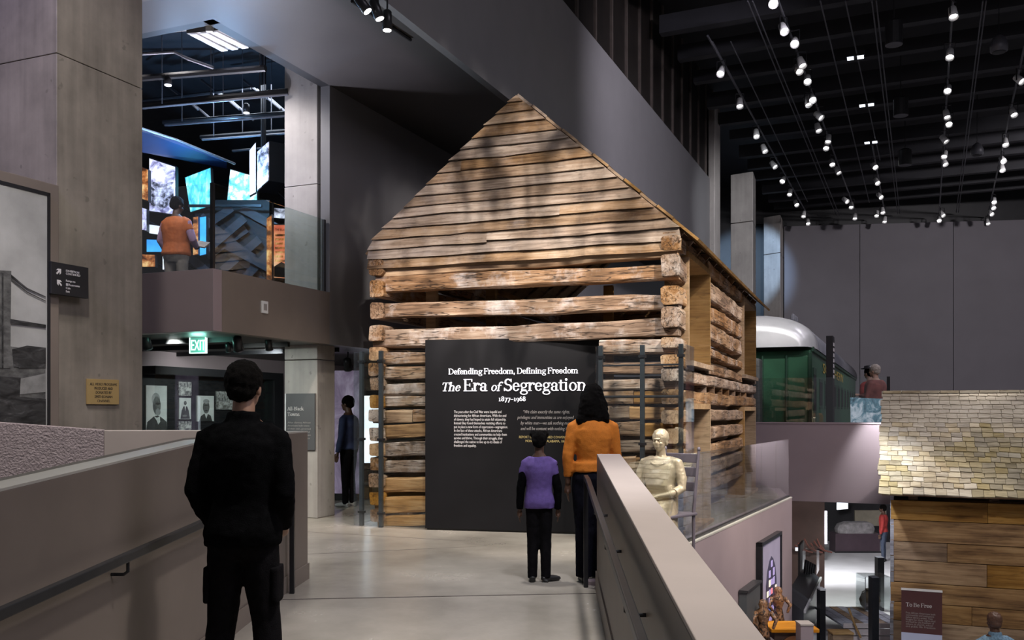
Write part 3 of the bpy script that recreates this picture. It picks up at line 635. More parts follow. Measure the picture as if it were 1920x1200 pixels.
# roof: sheathing boards along both slopes with a little overhang
def roofboards(xe, ze, sgn):
    L = math.hypot(xA-xe, zA-ze); n = 11
    for i in range(n):
        t0, t1 = i/n, (i+1)/n-.004
        t0 -= .05 if i == 0 else 0
        y0 = (-.03 if sgn > 0 else .0)-BR.uniform(0, .03); y1 = CD+.35+BR.uniform(-.05, .08)
        pA = (xe+(xA-xe)*t0, ze+(zA-ze)*t0); pB = (xe+(xA-xe)*t1, ze+(zA-ze)*t1)
        mb = MB(); o = (.0 if sgn > 0 else -.05)+(.01 if i % 2 else 0); q = .03
        nx, nz = -(zA-ze)/L*sgn*-1*(-1), abs(xA-xe)/L
        nx = (zA-ze)/L*(1 if sgn > 0 else -1)
        vs = []
        for yy in (y0, y1):
            vs += [(pA[0]+nx*o, yy, pA[1]+nz*o), (pB[0]+nx*o, yy, pB[1]+nz*o), (pB[0]+nx*(o+q), yy, pB[1]+nz*(o+q)), (pA[0]+nx*(o+q), yy, pA[1]+nz*(o+q))]
        mb.add(vs, [(0, 1, 2, 3), (7, 6, 5, 4), (0, 4, 5, 1), (1, 5, 6, 2), (2, 6, 7, 3), (3, 7, 4, 0)])
        bo = mb.build('roof_board', M['new'] if i < 9 else M['board'], house, center=True)
roofboards(CW+.10, 3.53, 1); roofboards(.0, 3.66, -1)
for i in range(13):
    y = .12+i*.62
    for xe, ze in ((CW+.02, 3.58), (-.02, 3.66)):
        mb = MB(); d_ = Vector((xA-xe, 0, zA-.03-ze)).normalized(); nn = Vector((-d_.z, 0, d_.x)); nn = nn if nn.z > 0 else -nn
        a, c_ = Vector((xe, y, ze)), Vector((xA, y, zA-.04)); w = nn*-.09; h = Vector((0, .06, 0))
        mb.add([tuple(q) for q in (a, c_, c_+w, a+w, a+h, c_+h, c_+w+h, a+w+h)], [(0, 1, 2, 3), (7, 6, 5, 4), (0, 4, 5, 1), (1, 5, 6, 2), (2, 6, 7, 3), (3, 7, 4, 0)])
        mb.build('rafter', M['logd'], house, center=True)
# ------------------------------------------------------------------ title panel
PA, PB = Vector((-1.094, 11.75, 0)), Vector((1.112, 11.24, 0)); pr = (PB-PA).normalized(); pw = (PB-PA).length; pn = Vector((pr.y, -pr.x, 0))
tp = thing('title_panel', 'tall charcoal exhibition panel with white serif title in front of the log house', 'panel', PA, math.atan2(pr.y, pr.x))
b = MB(); b.box((0, 0, .02), (pw, .09, 2.39)); b.build('board', M['sign'], tp, bevel=.004)
b = MB(); b.box((.02, .02, 0), (pw-.02, .08, .02)); b.build('plinth', M['black'], tp)
def tpf(px, py):
    m = (px-960)/FL; t = (m*PA.y-PA.x)/(pr.x-m*pr.y); return t, EYE+(HZ-py)/FL*(PA.y+pr.y*t)
def fxf(x, z, y=-.001): return Matrix(((1, 0, 0, x), (0, 0, -1, y), (0, 1, 0, z), (0, 0, 0, 1)))
def put(px0, px1, base, body, it=(), m='letter'):
    x0, z = tpf(px0, base); x1, z2 = tpf(px1, base); return serif(body, M[m], tp, fxf(x0, (z+z2)/2), x1-x0, it, depth=.012)
put(841, 1084, 701, 'Defending Freedom, Defining Freedom')
put(827, 1100, 733, 'The Era of Segregation', {0: (.22, .72), 2: (.22, .72)})
put(935, 986, 752, '1877\u20131968')
PARA = ['The years after the Civil War were hopeful and', 'disheartening for African Americans. With the end', 'of slavery, they had hoped to attain full citizenship.', 'Instead they found themselves resisting efforts to', 'put in place a new form of oppression\u2014segregation.', 'In the face of these attacks, African Americans', 'created institutions and communities to help them', 'survive and thrive. Through their struggle, they', 'challenged the nation to live up to its ideals of', 'freedom and equality.']
wd_ = [940, 949, 949, 947, 952, 941, 950, 942, 941, 893]
for i, s in enumerate(PARA):
    x0, z = tpf(851, 774.5+i*7.0); x1, _ = tpf(wd_[i], 774); text(s, .047, M['print'], tp, fxf(x0, z), fitw=x1-x0, name='paragraph_line')
for i, (s, a, c_) in enumerate((('\u201cWe claim exactly the same rights,', 980, 1067), ('privileges and immunities as are enjoyed', 970, 1076), ('by white men\u2014we ask nothing more', 976, 1072), ('and will be content with nothing less.\u201d', 976, 1074))):
    x0, z = tpf(a, 775+i*10.4); x1, _ = tpf(c_, 775); text(s, .058, M['printd'], tp, fxf(x0, z), fitw=x1-x0, shear=.25, name='quotation_line')
for i, (s, a, c_) in enumerate((('REPORT OF THE COLORED CONVENTION,', 973, 1073), ('MONTGOMERY, ALABAMA, 1867', 985, 1062))):
    x0, z = tpf(a, 821.5+i*7.5); x1, _ = tpf(c_, 820); text(s, .042, M['gold'], tp, fxf(x0, z), fitw=x1-x0, name='quotation_line')
# ------------------------------------------------------------------ glass guards in front of the log house
def guard(nm, label, path, ztop, posts, postm='post'):
    """glass on a floor path (house frame); posts at fractions (seg, t)"""
    g = thing(nm, label, 'glass guard', CL, -TC)
    for i in range(len(path)-1):
        a, c_ = Vector((*path[i], 0)), Vector((*path[i+1], 0)); d = (c_-a).normalized(); n_ = Vector((-d.y, d.x, 0))*.006
        b = MB(); b.prism([(a-n_)[:2], (c_-n_)[:2], (c_+n_)[:2], (a+n_)[:2]], .02, ztop); b.build('pane', M['glass'], g, center=True)
    for x, y in posts:
        b = MB(); b.box((x-.024, y-.024, 0), (x+.024, y+.024, ztop+.01)); p = b.build('post', M[postm], g, center=True)
        for z in (.18, ztop*.5, ztop-.12):
            q = MB(); q.box((x-.04, y-.035, z-.015), (x+.04, y+.035, z+.015)); q.build('clamp', M['blackm'], p, loc=-p.location)
    return g
guard('glass_guard', 'tall clear glass guard with slate posts at the left corner of the log house', [(.86, -.16), (-.17, -.16), (-.17, .7)], 2.26, [(.21, -.13), (-.12, -.05)])
gr = guard('glass_guard', 'tall clear glass guard with slate posts at the right corner of the log house', [(3.12, -.3), (4.16, -.3), (4.16, .2)], 2.24, [(3.17, -.27), (3.66, -.27), (4.10, -.27)])
b = MB(); b.tube([(3.15, -.27, 2.02), (4.1, -.27, 2.02)], .012); b.build('rail', M['blackm'], gr)
b = MB(); b.tube([(3.15, -.27, 1.66), (4.1, -.27, 1.66)], .016); b.build('rail', M['blackm'], gr)
# ------------------------------------------------------------------ hall ceiling: tracks, conduits, spotlights
TZ = 9.3
def spot_proto():
    pass
def rod(nm, label, pts, r, m, group=None, n=6, cat='track'):
    c = Vector(pts[0]); b = MB(); b.tube([Vector(p)-c for p in pts], r, n); o = b.build(nm, M[m], loc=c)
    return tag(o, label, cat, group)
M['track'] = mat('track_grey', (.10, .10, .115), .45, .1, 5, metal=.3)
names = ['leftmost', 'second', 'third', 'fourth', 'rightmost']
rows = [
 [(1352, 135), (1387, 195), (1418, 252), (1433, 280), (1451, 310), (1468, 338), (1481, 362), (1493, 382), (1507, 403), (1515, 417)],
 [(1450, 4), (1469, 55), (1490, 80), (1503, 119), (1497, 131), (1514, 150), (1523, 185), (1515, 192), (1536, 218), (1534, 241), (1553, 262), (1549, 275), (1560, 306), (1571, 321), (1586, 376), (1596, 386), (1603, 407)],
 [(1640, 312), (1644, 341), (1650, 368), (1644, 402), (1655, 396), (1659, 413)],
 [(1787, 26), (1781, 103), (1777, 168), (1775, 216), (1779, 231), (1771, 262), (1771, 291), (1771, 305), (1767, 402), (1761, 412)],
 [(1912, 150), (1900, 212), (1885, 268), (1880, 300), (1879, 316), (1864, 377), (1862, 388), (1858, 400), (1852, 417)]]
bright = {(1503, 119), (1523, 185), (1779, 231), (1596, 386), (1879, 316), (1864, 377)}
hous = {}
for ri, row in enumerate(rows):
    row = sorted(row, key=lambda q: q[1])
    pa, pb = PZ(row[0][0], max(row[0][1], 2), TZ), PZ(*row[-1], TZ); dd = (pb-pa).normalized()
    rod('lighting_track', f'black lighting track carrying the {names[ri]} row of ceiling spotlights', [pa-dd*1.5+Vector((0, 0, .28)), pb+Vector((0, 0, .28))], .025, 'track')
    for k, (px, py) in enumerate(row):
        p = PZ(px, py, TZ); big = 1.0
        lab = f'{ORD[k] if k < 16 else "farthest"} spotlight from the near end of the {names[ri]} ceiling track'
        t = thing('spotlight', lab, 'spotlight', p, 0, 'ceiling spotlights')
        aim = Matrix.Rotation(math.radians(rnd.uniform(25, 55)), 4, 'X') @ Matrix.Identity(4)
        aim = Matrix.Rotation(rnd.uniform(-.7, .7), 4, 'Z') @ Matrix.Rotation(math.radians(-rnd.uniform(25, 50)), 4, 'X')
        if (px, py) == row[0] and False: pass
        if not hous:
            b = MB(); b.lathe([(.03, .17), (.075, .15), (.085, .0), (.095, -.10), (.088, -.10), (.078, -.02)], 14); h = b.build('housing', M['white'], t, smooth=True)
            b = MB(); b.lathe([(.001, -.03), (.079, -.03), (.079, -.024), (.001, -.024)], 14); l = b.build('lens', M['lens'], t)
            b = MB(); b.box((-.11, -.012, -.02), (-.10, .012, .26)); b.box((.10, -.012, -.02), (.11, .012, .26)); b.box((-.11, -.012, .25), (.11, .012, .265)); y = b.build('yoke', M['blackm'], t)
            hous['h'], hous['l'], hous['y'] = h, l, y
        else:
            h, l, y = (hous[q].copy() for q in 'hly')
            for o in (h, l, y): C.objects.link(o); o.parent = t
        q_ = pa+dd*((p-pa).dot(dd))+Vector((0, 0, .28)); b = MB(); b.tube([Vector((0, 0, .25)), q_-p], .014, 6); b.build('arm', M['blackm'], t)
        h.matrix_local = aim; l.matrix_local = aim; y.matrix_local = Matrix.Rotation(rnd.uniform(-.8, .8), 4, 'Z')
        if (px, py) not in bright:
            pass
# small four-lamp fittings between the tracks
for k, (px, py) in enumerate([(1604, 108), (1625, 197), (1633, 267)]):
    p = PZ(px, py, 9.7); t = thing('downlight', f'{ORD[k]} small four-lamp ceiling fitting from the near end', 'ceiling light', p, -TB, 'four-lamp ceiling fittings')
    b = MB(); b.box((-.2, -.12, 0), (.2, .12, .12)); b.build('housing', M['black'], t)
    for x in (-.11, .11):
        for y in (-.06, .06):
            b = MB(); b.box((x-.07, y-.035, -.012), (x+.07, y+.035, 0)); b.build('lens', M['lensd'], t)
# hanging cylinders and speakers
for k, (px, py, r, L, lab) in enumerate([(1676, 84, .17, .45, 'large black hanging cylinder light nearest the top edge'), (1689, 217, .18, .42, 'black hanging cylinder light in the middle of the ceiling'), (1697, 310, .19, .45, 'black hanging cylinder light towards the end wall')]):
    t = thing('cylinder_light', lab, 'ceiling light', PZ(px, py, 9.0))
    b = MB(); b.lathe([(r*.9, .02), (r, 0), (r, L), (r*.6, L+.05)], 18); b.build('shade', M['black'], t, smooth=False)
    b = MB(); b.lathe([(r*.88, -.005), (r, -.005), (r, .015), (r*.88, .015)], 18); b.build('rim', M['track'], t)
    b = MB(); b.tube([(0, 0, L), (0, 0, 2.2)], .012, 6); b.build('stem', M['black'], t)
for k, (px, py, lab) in enumerate([(1873, 98, 'grey domed speaker hanging nearest the top right corner'), (1832, 291, 'small grey domed speaker hanging deeper in the hall')]):
    t = thing('hanging_speaker', lab, 'speaker', PZ(px, py, 9.0))
    b = MB(); b.lathe([(.10, 0), (.17, .02), (.175, .16), (.12, .3), (.04, .36)], 16); b.build('body', M['track'], t, smooth=True)
    b = MB(); b.lathe([(.02, -.012), (.13, -.008), (.13, .004), (.02, .004)], 16); b.build('grille', M['black'], t)
    b = MB(); b.tube([(0, 0, .36), (0, 0, 2.2)], .01, 6); b.build('stem', M['black'], t)
# conduits running the length of the hall
for k, (a, c_) in enumerate([((1402, 2), (1568, 404)), ((1411, 2), (1574, 404)), ((1336, 78), (1500, 380)), ((1370, 78), (1514, 378)), ((1538, 2), (1630, 380)), ((1585, 2), (1650, 300)), ((1635, 2), (1683, 400)), ((1643, 2), (1687, 400)), ((1849, 2), (1797, 398)), ((1843, 2), (1793, 398))]):
    rod('ceiling_conduit', f'{ORD[k]} thin grey conduit running along the dark ceiling', [PZ(a[0], a[1], 9.75), PZ(c_[0], c_[1], 9.75)], .016, 'track', 'conduits along the hall ceiling', cat='conduit')
# spots under the black soffit at the top
for k, (px, py) in enumerate([(684, 14), (709, 27), (726, 48)]):
    p = PZ(px, py, 5.72); t = thing('spotlight', f'{ORD[k]} of three black spotlights from the left under the black soffit', 'spotlight', p, 0, 'spotlights under the soffit')
    R_m = Matrix.Rotation(math.radians((-35, -20, 0)[k]), 4, 'Y')
    b = MB(); b.lathe([(.03, .17), (.05, .15), (.055, -.05), (.05, -.05)], 12, R_m); b.build('housing', M['blackm'], t, smooth=True)
    b = MB(); b.lathe([(.001, -.055), (.045, -.055), (.045, -.045), (.001, -.045)], 12, R_m); b.build('lens', M['lens'], t)
    b = MB(); b.tube([(0, 0, .12), (0, 0, .28)], .01, 6); b.build('yoke', M['blackm'], t)
pa, pb = PZ(660, 2, 5.98), PZ(770, 75, 5.98); rod('lighting_track', 'short black track under the soffit above the log house', [pa, pb], .02, 'blackm')
# ------------------------------------------------------------------ mauve platform with the railway car
PVv = 19.4
pf0 = W(-6.5, PVv); pe = W(-.2, PVv)
b = gbox(-7, -.2, PVv, PVv+.25, -.308, 1.237); wp = struct(b.build('wall_platform', M['mauve'], bevel=.006), 'mauve front of the raised railway platform')
b = gbox(-7, -.19, PVv-.01, PVv+.12, 1.237, 1.27); b.build('cap', M['mauve'], wp)
b = gbox(-7, -.2, PVv+.25, PVv+22, -.308, .55); struct(b.build('floor', M['taupe_dark']))
gg = thing('glass_guard', 'frameless glass guard along the mauve railway platform', 'glass guard', W(-7, PVv+.06, 0), -TB)
for i in range(5):
    b = MB(); b.box((i*1.36+.0, 0, 1.24), (i*1.36+1.35, .014, 2.16)); b.build('pane', M['glass'], gg, center=True)
b = MB(); b.box((6.74, -.01, 1.2), (6.80, .03, 2.16)); b.build('post', M['blackm'], gg)
b = MB(); b.box((0, .12, 1.93), (3.9, .15, 1.97)); b.build('rail', M['blackm'], gg)
# railway car, local x across, y along, z up; origin at its near right lower corner
Tc = PX(1520, 770, 20.0); Tc.z = 0
M['green'] = mat('car_green', (.03, .105, .055), .35, .15, 3, .05)
M['greend'] = mat('dark_car_green', (.018, .055, .032), .4, .15, 3)
M['roofm'] = mat('silver_roof', (.62, .62, .62), .38, .1, 2, .05, metal=.35)
M['roofd'] = mat('grey_roof', (.13, .13, .15), .5, .15, 2)
car = thing('railway_car', 'green railway passenger car with a domed silver roof on the platform', 'train car', Tc, -TB)
b = MB(); b.box((-2.8, .0, .3), (0, 24, 2.80)); b.build('body', M['green'], car, bevel=.02)
b = MB(); b.box((-2.84, .12, 2.78), (.05, 24.1, 2.88)); b.build('cornice', M['greend'], car)
zs = []
def roofprof(s):
    out = []
    for k in range(17):
        a = PI*k/16; c_, s_ = math.cos(a), math.sin(a)
        out.append((-1.4+1.47*math.copysign(abs(c_)**(2/2.6), c_)*s[0], 2.86+.80*abs(s_)**(2/2.3)*s[1]))
    return out
def roofpart(nm, st, m):
    mb = MB(); n = 17
    for y, s in st:
        for x, z in roofprof(s): mb.v.append((x, y, z))
    for i in range(len(st)-1):
        for k in range(n-1): mb.f.append((i*n+k, (i+1)*n+k, (i+1)*n+k+1, i*n+k+1))
    mb.f.append(tuple(range(n))); mb.f.append(tuple((len(st)-1)*n+k for k in range(n-1, -1, -1)))
    return mb.build(nm, M[m], car, smooth=True)
roofpart('roof', [(1.05, (1.0, 1.0)), (12, (1, 1)), (24.2, (1, 1))], 'roofd')
roofpart('roof_end', [(-.32, (.80, .42)), (-.30, (.86, .60)), (-.2, (.92, .74)), (.1, (.97, .88)), (.5, (.995, .96)), (1.06, (1.004, 1.004))], 'roofm')
for x, y0 in ((-.5, -.02), (-1.0, -.02)):
    b = MB(); b.tube([(x, -.05, .8), (x, -.05, 2.7)], .025, 8); b.build('grab_rail', M['greend'], car)
b = MB(); b.box((-.46, -.03, .6), (-.06, 0, 2.68)); b.build('end_panel', M['green'], car, bevel=.01)
b = MB(); b.box((-.05, -.04, .4), (.03, .06, 2.75)); b.build('corner_post', M['greend'], car, bevel=.01)
M['rubber'] = mat('grey_canvas', (.11, .115, .11), .7, .2, 8, .2)
b = MB()
b.box((-1.85, -.5, .5), (-1.12, -.02, .7)); b.box((-1.95, -.5, .5), (-1.80, -.02, 2.5)); b.box((-1.16, -.5, .5), (-1.0, -.02, 2.5)); b.box((-1.95, -.5, 2.4), (-1.0, -.02, 2.62)); b.build('gangway', M['rubber'], car, bevel=.04)
b = MB(); b.box((-1.85, -.06, .7), (-1.14, -.01, 2.45)); b.build('end_door', M['black'], car)
for i in range(12):
    y = 2.2+i*1.75; f = MB(); f.box((-.01, y, 1.55), (.012, y+.95, 2.25)); f = f.build('window', M['greend'], car)
    q = MB(); q.box((.012, y+.08, 1.62), (.018, y+.87, 2.18)); q.build('pane', M['black'], f)
b = MB(); b.box((-.01, .5, .6), (.015, 1.35, 2.45)); d = b.build('side_door', M['greend'], car); b = MB(); b.box((.015, .62, 1.5), (.02, 1.23, 2.3)); b.build('pane', M['black'], d)
M['goldl'] = mat('gold_lettering', (.62, .45, .1), .4, .05)
text('SOUTHERN', .36, M['goldl'], car, Matrix(((0, 0, 1, .012), (1, 0, 0, 3.2), (0, 1, 0, 2.43), (0, 0, 0, 1))), name='lettering', fitw=8.5)
for i in range(3):
    b = MB(); b.lathe([(.03, 0), (.05, .03), (.05, .12), (.02, .16)], 8); b.build('roof_vent', M['roofd'], car, loc=(-.5, 1.3+i*.35, 3.56))
# pylon sign and picture rail on the platform
p = PX(1549, 770, 18.95)
py_ = thing('pylon_sign', 'slim black pylon with white vertical lettering on the railway platform', 'sign', (p.x, p.y, .55), -TB)
b = MB(); b.box((0, 0, 0), (.13, .5, 2.47)); b.build('slab', M['black'], py_, bevel=.004)
for i in range(7):
    b = MB(); b.box((.13, .12, 2.27-i*.11), (.134, .38, 2.34-i*.11)); b.build('letter_stroke', M['print'], py_)
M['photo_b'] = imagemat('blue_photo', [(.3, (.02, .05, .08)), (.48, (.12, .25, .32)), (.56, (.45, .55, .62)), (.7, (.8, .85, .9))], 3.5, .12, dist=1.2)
q = [PV(1595, 796, PVv+.5), PV(1663, 796, PVv+.5), PV(1661, 748, PVv+.7), PV(1594, 745, PVv+.7)]
t = thing('reading_rail', 'sloping blue-toned photograph board on the platform in front of two visitors', 'panel', sum(q, Vector())/4)
o = quadpanel('picture', q, .03, M['photo_b']); o.parent = t; o.location = o.location-t.location
b = MB(); b.box((-.03, .15, .55-t.location.z), (.03, .2, .1)); b.build('leg', M['blackm'], t)
# ------------------------------------------------------------------ shingled cabin on the lower floor
P0 = PX(1670, 770, 14.2); P0.z = LOWF
sc_ = thing('shingled_cabin', 'small plank cabin with a pale wood shingle roof on the lower floor', 'cabin', P0, -TB)
ZE = .30-LOWF; WID = 4.6
def czl(z): return z-LOWF
SR = random.Random(3)
ztop = 1.5-167/1750*14.2-LOWF; zz = ztop; k = 0
hs = [.27, .29, .25, .30, .27, .25, .29, .27, .28, .3, .26, .28]
while zz > .05:
    h = min(hs[k % 12]*1.12, zz-.02); cut = .75+SR.random()*2.4; z0 = zz-h
    for x0, x1 in ((0, cut-.004), (cut, WID)):
        b = MB(); b.box((x0, SR.uniform(-.008, .006), z0+.006), (x1, .06, zz-.003)); b.build('plank', M['plank'], sc_, center=True, bevel=.004)
    zz = z0; k += 1
# left gable side of grey-blue planks, in the shape of the roof
dep = 3.9; zrid = czl(1.5+32/1750*16.4)
zz = .0
while zz < zrid-.1:
    h = .24
    def yr(z): return (0, dep) if z < ZE else ((z-ZE)/(zrid-ZE)*2.15, dep-(z-ZE)/(zrid-ZE)*(dep-2.15))
    a0, a1 = yr(zz); c0, c1 = yr(min(zz+h-.01, zrid))
    b = MB(); x = SR.uniform(-.012, .0)
    b.add([(x, a0, zz), (x, a1, zz), (x, c1, zz+h-.01), (x, c0, zz+h-.01), (x+.05, a0, zz), (x+.05, a1, zz), (x+.05, c1, zz+h-.01), (x+.05, c0, zz+h-.01)], [(3, 2, 1, 0), (4, 5, 6, 7), (0, 1, 5, 4), (1, 2, 6, 5), (2, 3, 7, 6), (3, 0, 4, 7)])
    o = b.build('plank', M['plankb'], sc_, center=True); zz += h
b = MB(); b.box((.02, .12, czl(.02)), (WID, .3, czl(.16))); b.build('beam', M['logd'], sc_)
for i in range(4):
    b = MB(); b.box((.25+i*1.1, .1, ztop), (.38+i*1.1, .22, czl(.2))); b.build('post', M['logd'], sc_)
b = MB(); b.box((.05, .3, 0), (WID, 3.8, ztop-.05)); b.build('interior', M['black'], sc_)
# roof: eave at local y=-.35, ridge at dep/2
ea = Vector((-.12, -.28, czl(.27))); rg = Vector((-.12, 2.15, czl(1.5+32/1750*16.35))); sl = rg-ea; Ls = sl.length; sd = sl.normalized(); up = Vector((1, 0, 0)).cross(sd)
b = MB(); w = Vector((WID+.2, 0, 0)); b.slab([ea-up*.02, ea+w-up*.02, rg+w-up*.02, rg-up*.02], up, .03); b.build('roof_deck', M['logd'], sc_)
bk = Vector((-.12, dep+.06, czl(.27))); b = MB(); b.slab([bk-up*.02+w, bk, rg, rg+w], (0, .6, .8), .03); b.build('roof_deck', M['logd'], sc_)
nr = 21; rowh = Ls/nr; protos = []
basis = Matrix((( 1, sd.x, up.x, 0), (0, sd.y, up.y, 0), (0, sd.z, up.z, 0), (0, 0, 0, 1)))
for i in range(10):
    b = MB(); hw_, t_ = (.155, .13, .17, .145, .16, .12, .14, .165, .15, .135)[i]/2, .020
    sk = SR.uniform(-.012, .012)
    b.add([(-hw_, 0+sk, 0), (hw_, 0-sk, 0), (hw_*.99, rowh*1.5, .004), (-hw_*.99, rowh*1.5, .004), (-hw_, sk, t_), (hw_, -sk, t_), (hw_*.99, rowh*1.5, .012), (-hw_*.99, rowh*1.5, .012)], [(3, 2, 1, 0), (4, 5, 6, 7), (0, 1, 5, 4), (1, 2, 6, 5), (2, 3, 7, 6), (3, 0, 4, 7)])
    for v in list(range(len(b.v))): pass
    me = b.mesh('shingle'); me.materials.append(M['shingle']); protos.append((me, hw_))
    me2 = me.copy(); me2.materials.clear(); me2.materials.append(M['shingled']); protos[-1] += (me2,)
tilt = Matrix.Rotation(math.radians(3.2), 4, 'X'); cnt = 0; rest = MB()
for r in range(nr):
    x = SR.uniform(-.06, 0); 
    while x < WID+.15:
        i = SR.randrange(10); me, hw_, me2 = protos[i]; x += hw_
        pos = ea+sd*(r*rowh-(.05 if r == 0 else 0)+SR.uniform(-.012, .012))+Vector((x-.02, 0, 0))+up*.006
        mw = Matrix.Translation(pos) @ basis @ Matrix.Rotation(SR.uniform(-.02, .02), 4, 'Z') @ Matrix.Rotation(-.05, 4, 'X')
        # basis columns: x along eave, y up the slope, z out of the roof
        if cnt < 298 and x < 3.3:
            moss = mnoise.noise((x*.9+3.1, r*.16, 4.7)) > .18
            o = bpy.data.objects.new('shingle', me2 if moss else me); C.objects.link(o); o.parent = sc_; o.matrix_local = mw; cnt += 1
        else: rest.add([v.co for v in me.vertices], [tuple(p.vertices) for p in me.polygons], mw)
        x += hw_+.005
o = rest.build('shingle_courses', M['shingle'], sc_); o['kind'] = 'stuff'
for k in range(16):
    b = MB(); b.box((-.14+k*.3, 2.15-.06, rg.z-.0), (-.14+k*.3+.285, 2.15+.12, rg.z+.045)); b.build('ridge_board', M['shingle'], sc_, center=True)
# "To Be Free" sign
P1 = W(*UV(PX(1690, 770, 13.95))); a = PX(1690, 1106, 13.75); c_ = PX(1757, 1106, 13.5)
dq = Vector((cB, -sB, 0)); wdt = 67/1750*13.75*1.04
ts = thing('text_sign', 'maroon exhibit sign with a white heading in front of the plank cabin', 'sign', (a.x, a.y, LOWF), -TB)
M['maroon'] = mat('maroon_print', (.075, .028, .028), .4, .08, 2); M['fade'] = mat('pale_blue_print', (.42, .46, .62), .4, .05, 2)
zt_ = a.z-LOWF
b = MB(); b.box((0, 0, zt_-.62), (wdt, .05, zt_)); b.build('board', M['maroon'], ts)
b = MB(); b.box((0, 0, .2), (wdt, .05, zt_-.62)); b.build('lower_board', M['fade'], ts)
b = MB(); b.box((-.004, -.006, zt_), (wdt+.004, .056, zt_+.025)); b.build('top_edge', M['white'], ts)
b = MB(); b.box((.05, .01, 0), (wdt-.05, .04, .2)); b.build('stand', M['blackm'], ts)
serif('To Be Free', M['print'], ts, fxf(.06, zt_-.235), wdt*.64)
for i, s in enumerate(['Free African Americans built', 'communities and institutions', 'before slavery ended. They', 'fought for their rights and', 'worked for the freedom of', 'others, in church, school', 'and public life. Freedom']):
    text(s, .038, M['printd'], ts, fxf(.06, zt_-.34-i*.033), fitw=wdt*(.72-.03*(i % 3)), name='paragraph_line')
# ------------------------------------------------------------------ handrails
def handrail(nm, label, line, m, brk):
    t = thing(nm, label, 'handrail', (0, 0, 0))
    b = MB()
    for i in range(len(line)-1):
        a, c_ = Vector(line[i]), Vector(line[i+1]); d = (c_-a).normalized(); n_ = Vector((d.y, -d.x, 0)).normalized()*.019; h = Vector((0, 0, .024))
        b.add([tuple(q) for q in (a-n_-h, a+n_-h, c_+n_-h, c_-n_-h, a-n_+h, a+n_+h, c_+n_+h, c_-n_+h)], [(3, 2, 1, 0), (4, 5, 6, 7), (0, 1, 5, 4), (1, 2, 6, 5), (2, 3, 7, 6), (3, 0, 4, 7)])
    b.build('bar', M[m], t, bevel=.006)
    e = Vector(line[-1]); d = (e-Vector(line[-2])).normalized()
    b = MB(); b.box((e.x-.019, e.y-.02, 0), (e.x+.019, e.y+.02, e.z+.024)); b.build('post', M['blackm'], t, bevel=.004)
    for (x, y, z, wx) in brk:
        b = MB(); b.tube([(x, y, z-.02), (x, y, z-.075), (x+(wx-x)*.25, y, z-.09), (wx, y, z-.09)], .009, 8); b.build('bracket', M['blackm'], t)
    return t
def hl(Y): return (LX(Y)+.085, Y, rampz(Y)+.905)
def hr(Y): return (RX(Y)-.085, Y, rampz(Y)+.93)
handrail('handrail', 'dark steel handrail along the left parapet beside the man in black', [hl(2.2), hl(7.5), (LX(7.65)+.06, 7.66, .905)], 'steel', [(*hl(y), LX(y)) for y in (4.75, 6.6)])
handrail('handrail', 'dark steel handrail along the right parapet beside the woman in orange', [hr(1.4), hr(7.5), (RX(7.9)-.085, 7.93, .93)], 'steel', [(*hr(y), RX(y)) for y in (2.6, 3.9, 5.2, 6.4)])
# ------------------------------------------------------------------ glass guard on the landing edge
g = thing('glass_guard', 'frameless glass guard on the mauve landing edge beside the seated statue', 'glass guard', ca, math.atan2(dcu.y, dcu.x))
L_ = (cb_-ca).length; n_ = 8
for i in range(n_):
    b = MB(); b.box((i*L_/n_+.006, .05, .05), ((i+1)*L_/n_-.006, .064, 1.02+.0*i)); b.build('pane', M['glass'], g, center=True)
b = MB(); b.box((0, .035, .03), (L_, .08, .075)); b.build('shoe', M['blackm'], g)
# ------------------------------------------------------------------ left: photograph wall and signs
pu = -6.63
b = gbox(-6.78, pu, 4.0, 5.86, -.6, 3.42); pwl = struct(b.build('wall_photo', M['taupe'], bevel=.006), 'brown wall framing the big photograph at the left')
ph = thing('wall_photograph', 'large black and white photograph of a bridge set in the brown wall at the left', 'photograph', W(pu, 4.1, 1.0), -TB)
y1 = UV(PU(85, 770, pu))[1]-4.1; H_ = 2.30
M['bwsky'] = imagemat('grey_sky_print', [(.3, (.30, .30, .29)), (.7, (.42, .42, .41))], 3, detail=8)
M['bwdark'] = imagemat('dark_ground_print', [(.35, (.008, .008, .008)), (.6, (.05, .05, .05)), (.75, (.13, .13, .13))], 5, stretch=(1, 1, 3), dist=1)
M['bwmid'] = imagemat('mid_ground_print', [(.3, (.03, .03, .03)), (.7, (.16, .16, .155))], 9, stretch=(1, 1, 2))
M['bwpale'] = imagemat('pale_ground_print', [(.3, (.16, .16, .155)), (.7, (.3, .3, .29))], 8)
b = MB(); b.box((0, 0, 0), (.02, y1, H_)); b.build('print', M['bwsky'], ph)
b = MB(); b.box((0, y1, -.02), (.025, y1+.03, H_+.03)); b.box((0, 0, H_), (.025, y1+.03, H_+.03)); b.build('edge', M['black'], ph)
def flat(nm, poly, m, x=.021, th=.002):
    b = MB(); n = len(poly); b.add([(x, p[0], p[1]) for p in poly]+[(x+th, p[0], p[1]) for p in poly], [tuple(range(n-1, -1, -1)), tuple(range(n, 2*n))]+[(i, (i+1) % n, n+(i+1) % n, n+i) for i in range(n)]); return b.build(nm, M[m], ph)
def bz(px, py): q = PU(px, py, pu+.02); return UV(q)[1]-4.1, q.z-1.0
flat('shore', [bz(-40, 640), bz(85, 660), bz(85, 795), (bz(85, 795)[0], .0), (bz(-40, 0)[0], 0)], 'bwmid')
flat('foreground', [bz(-40, 700), bz(30, 712), bz(85, 700), bz(85, 735), bz(30, 740), bz(-40, 735)], 'bwpale', .0235)
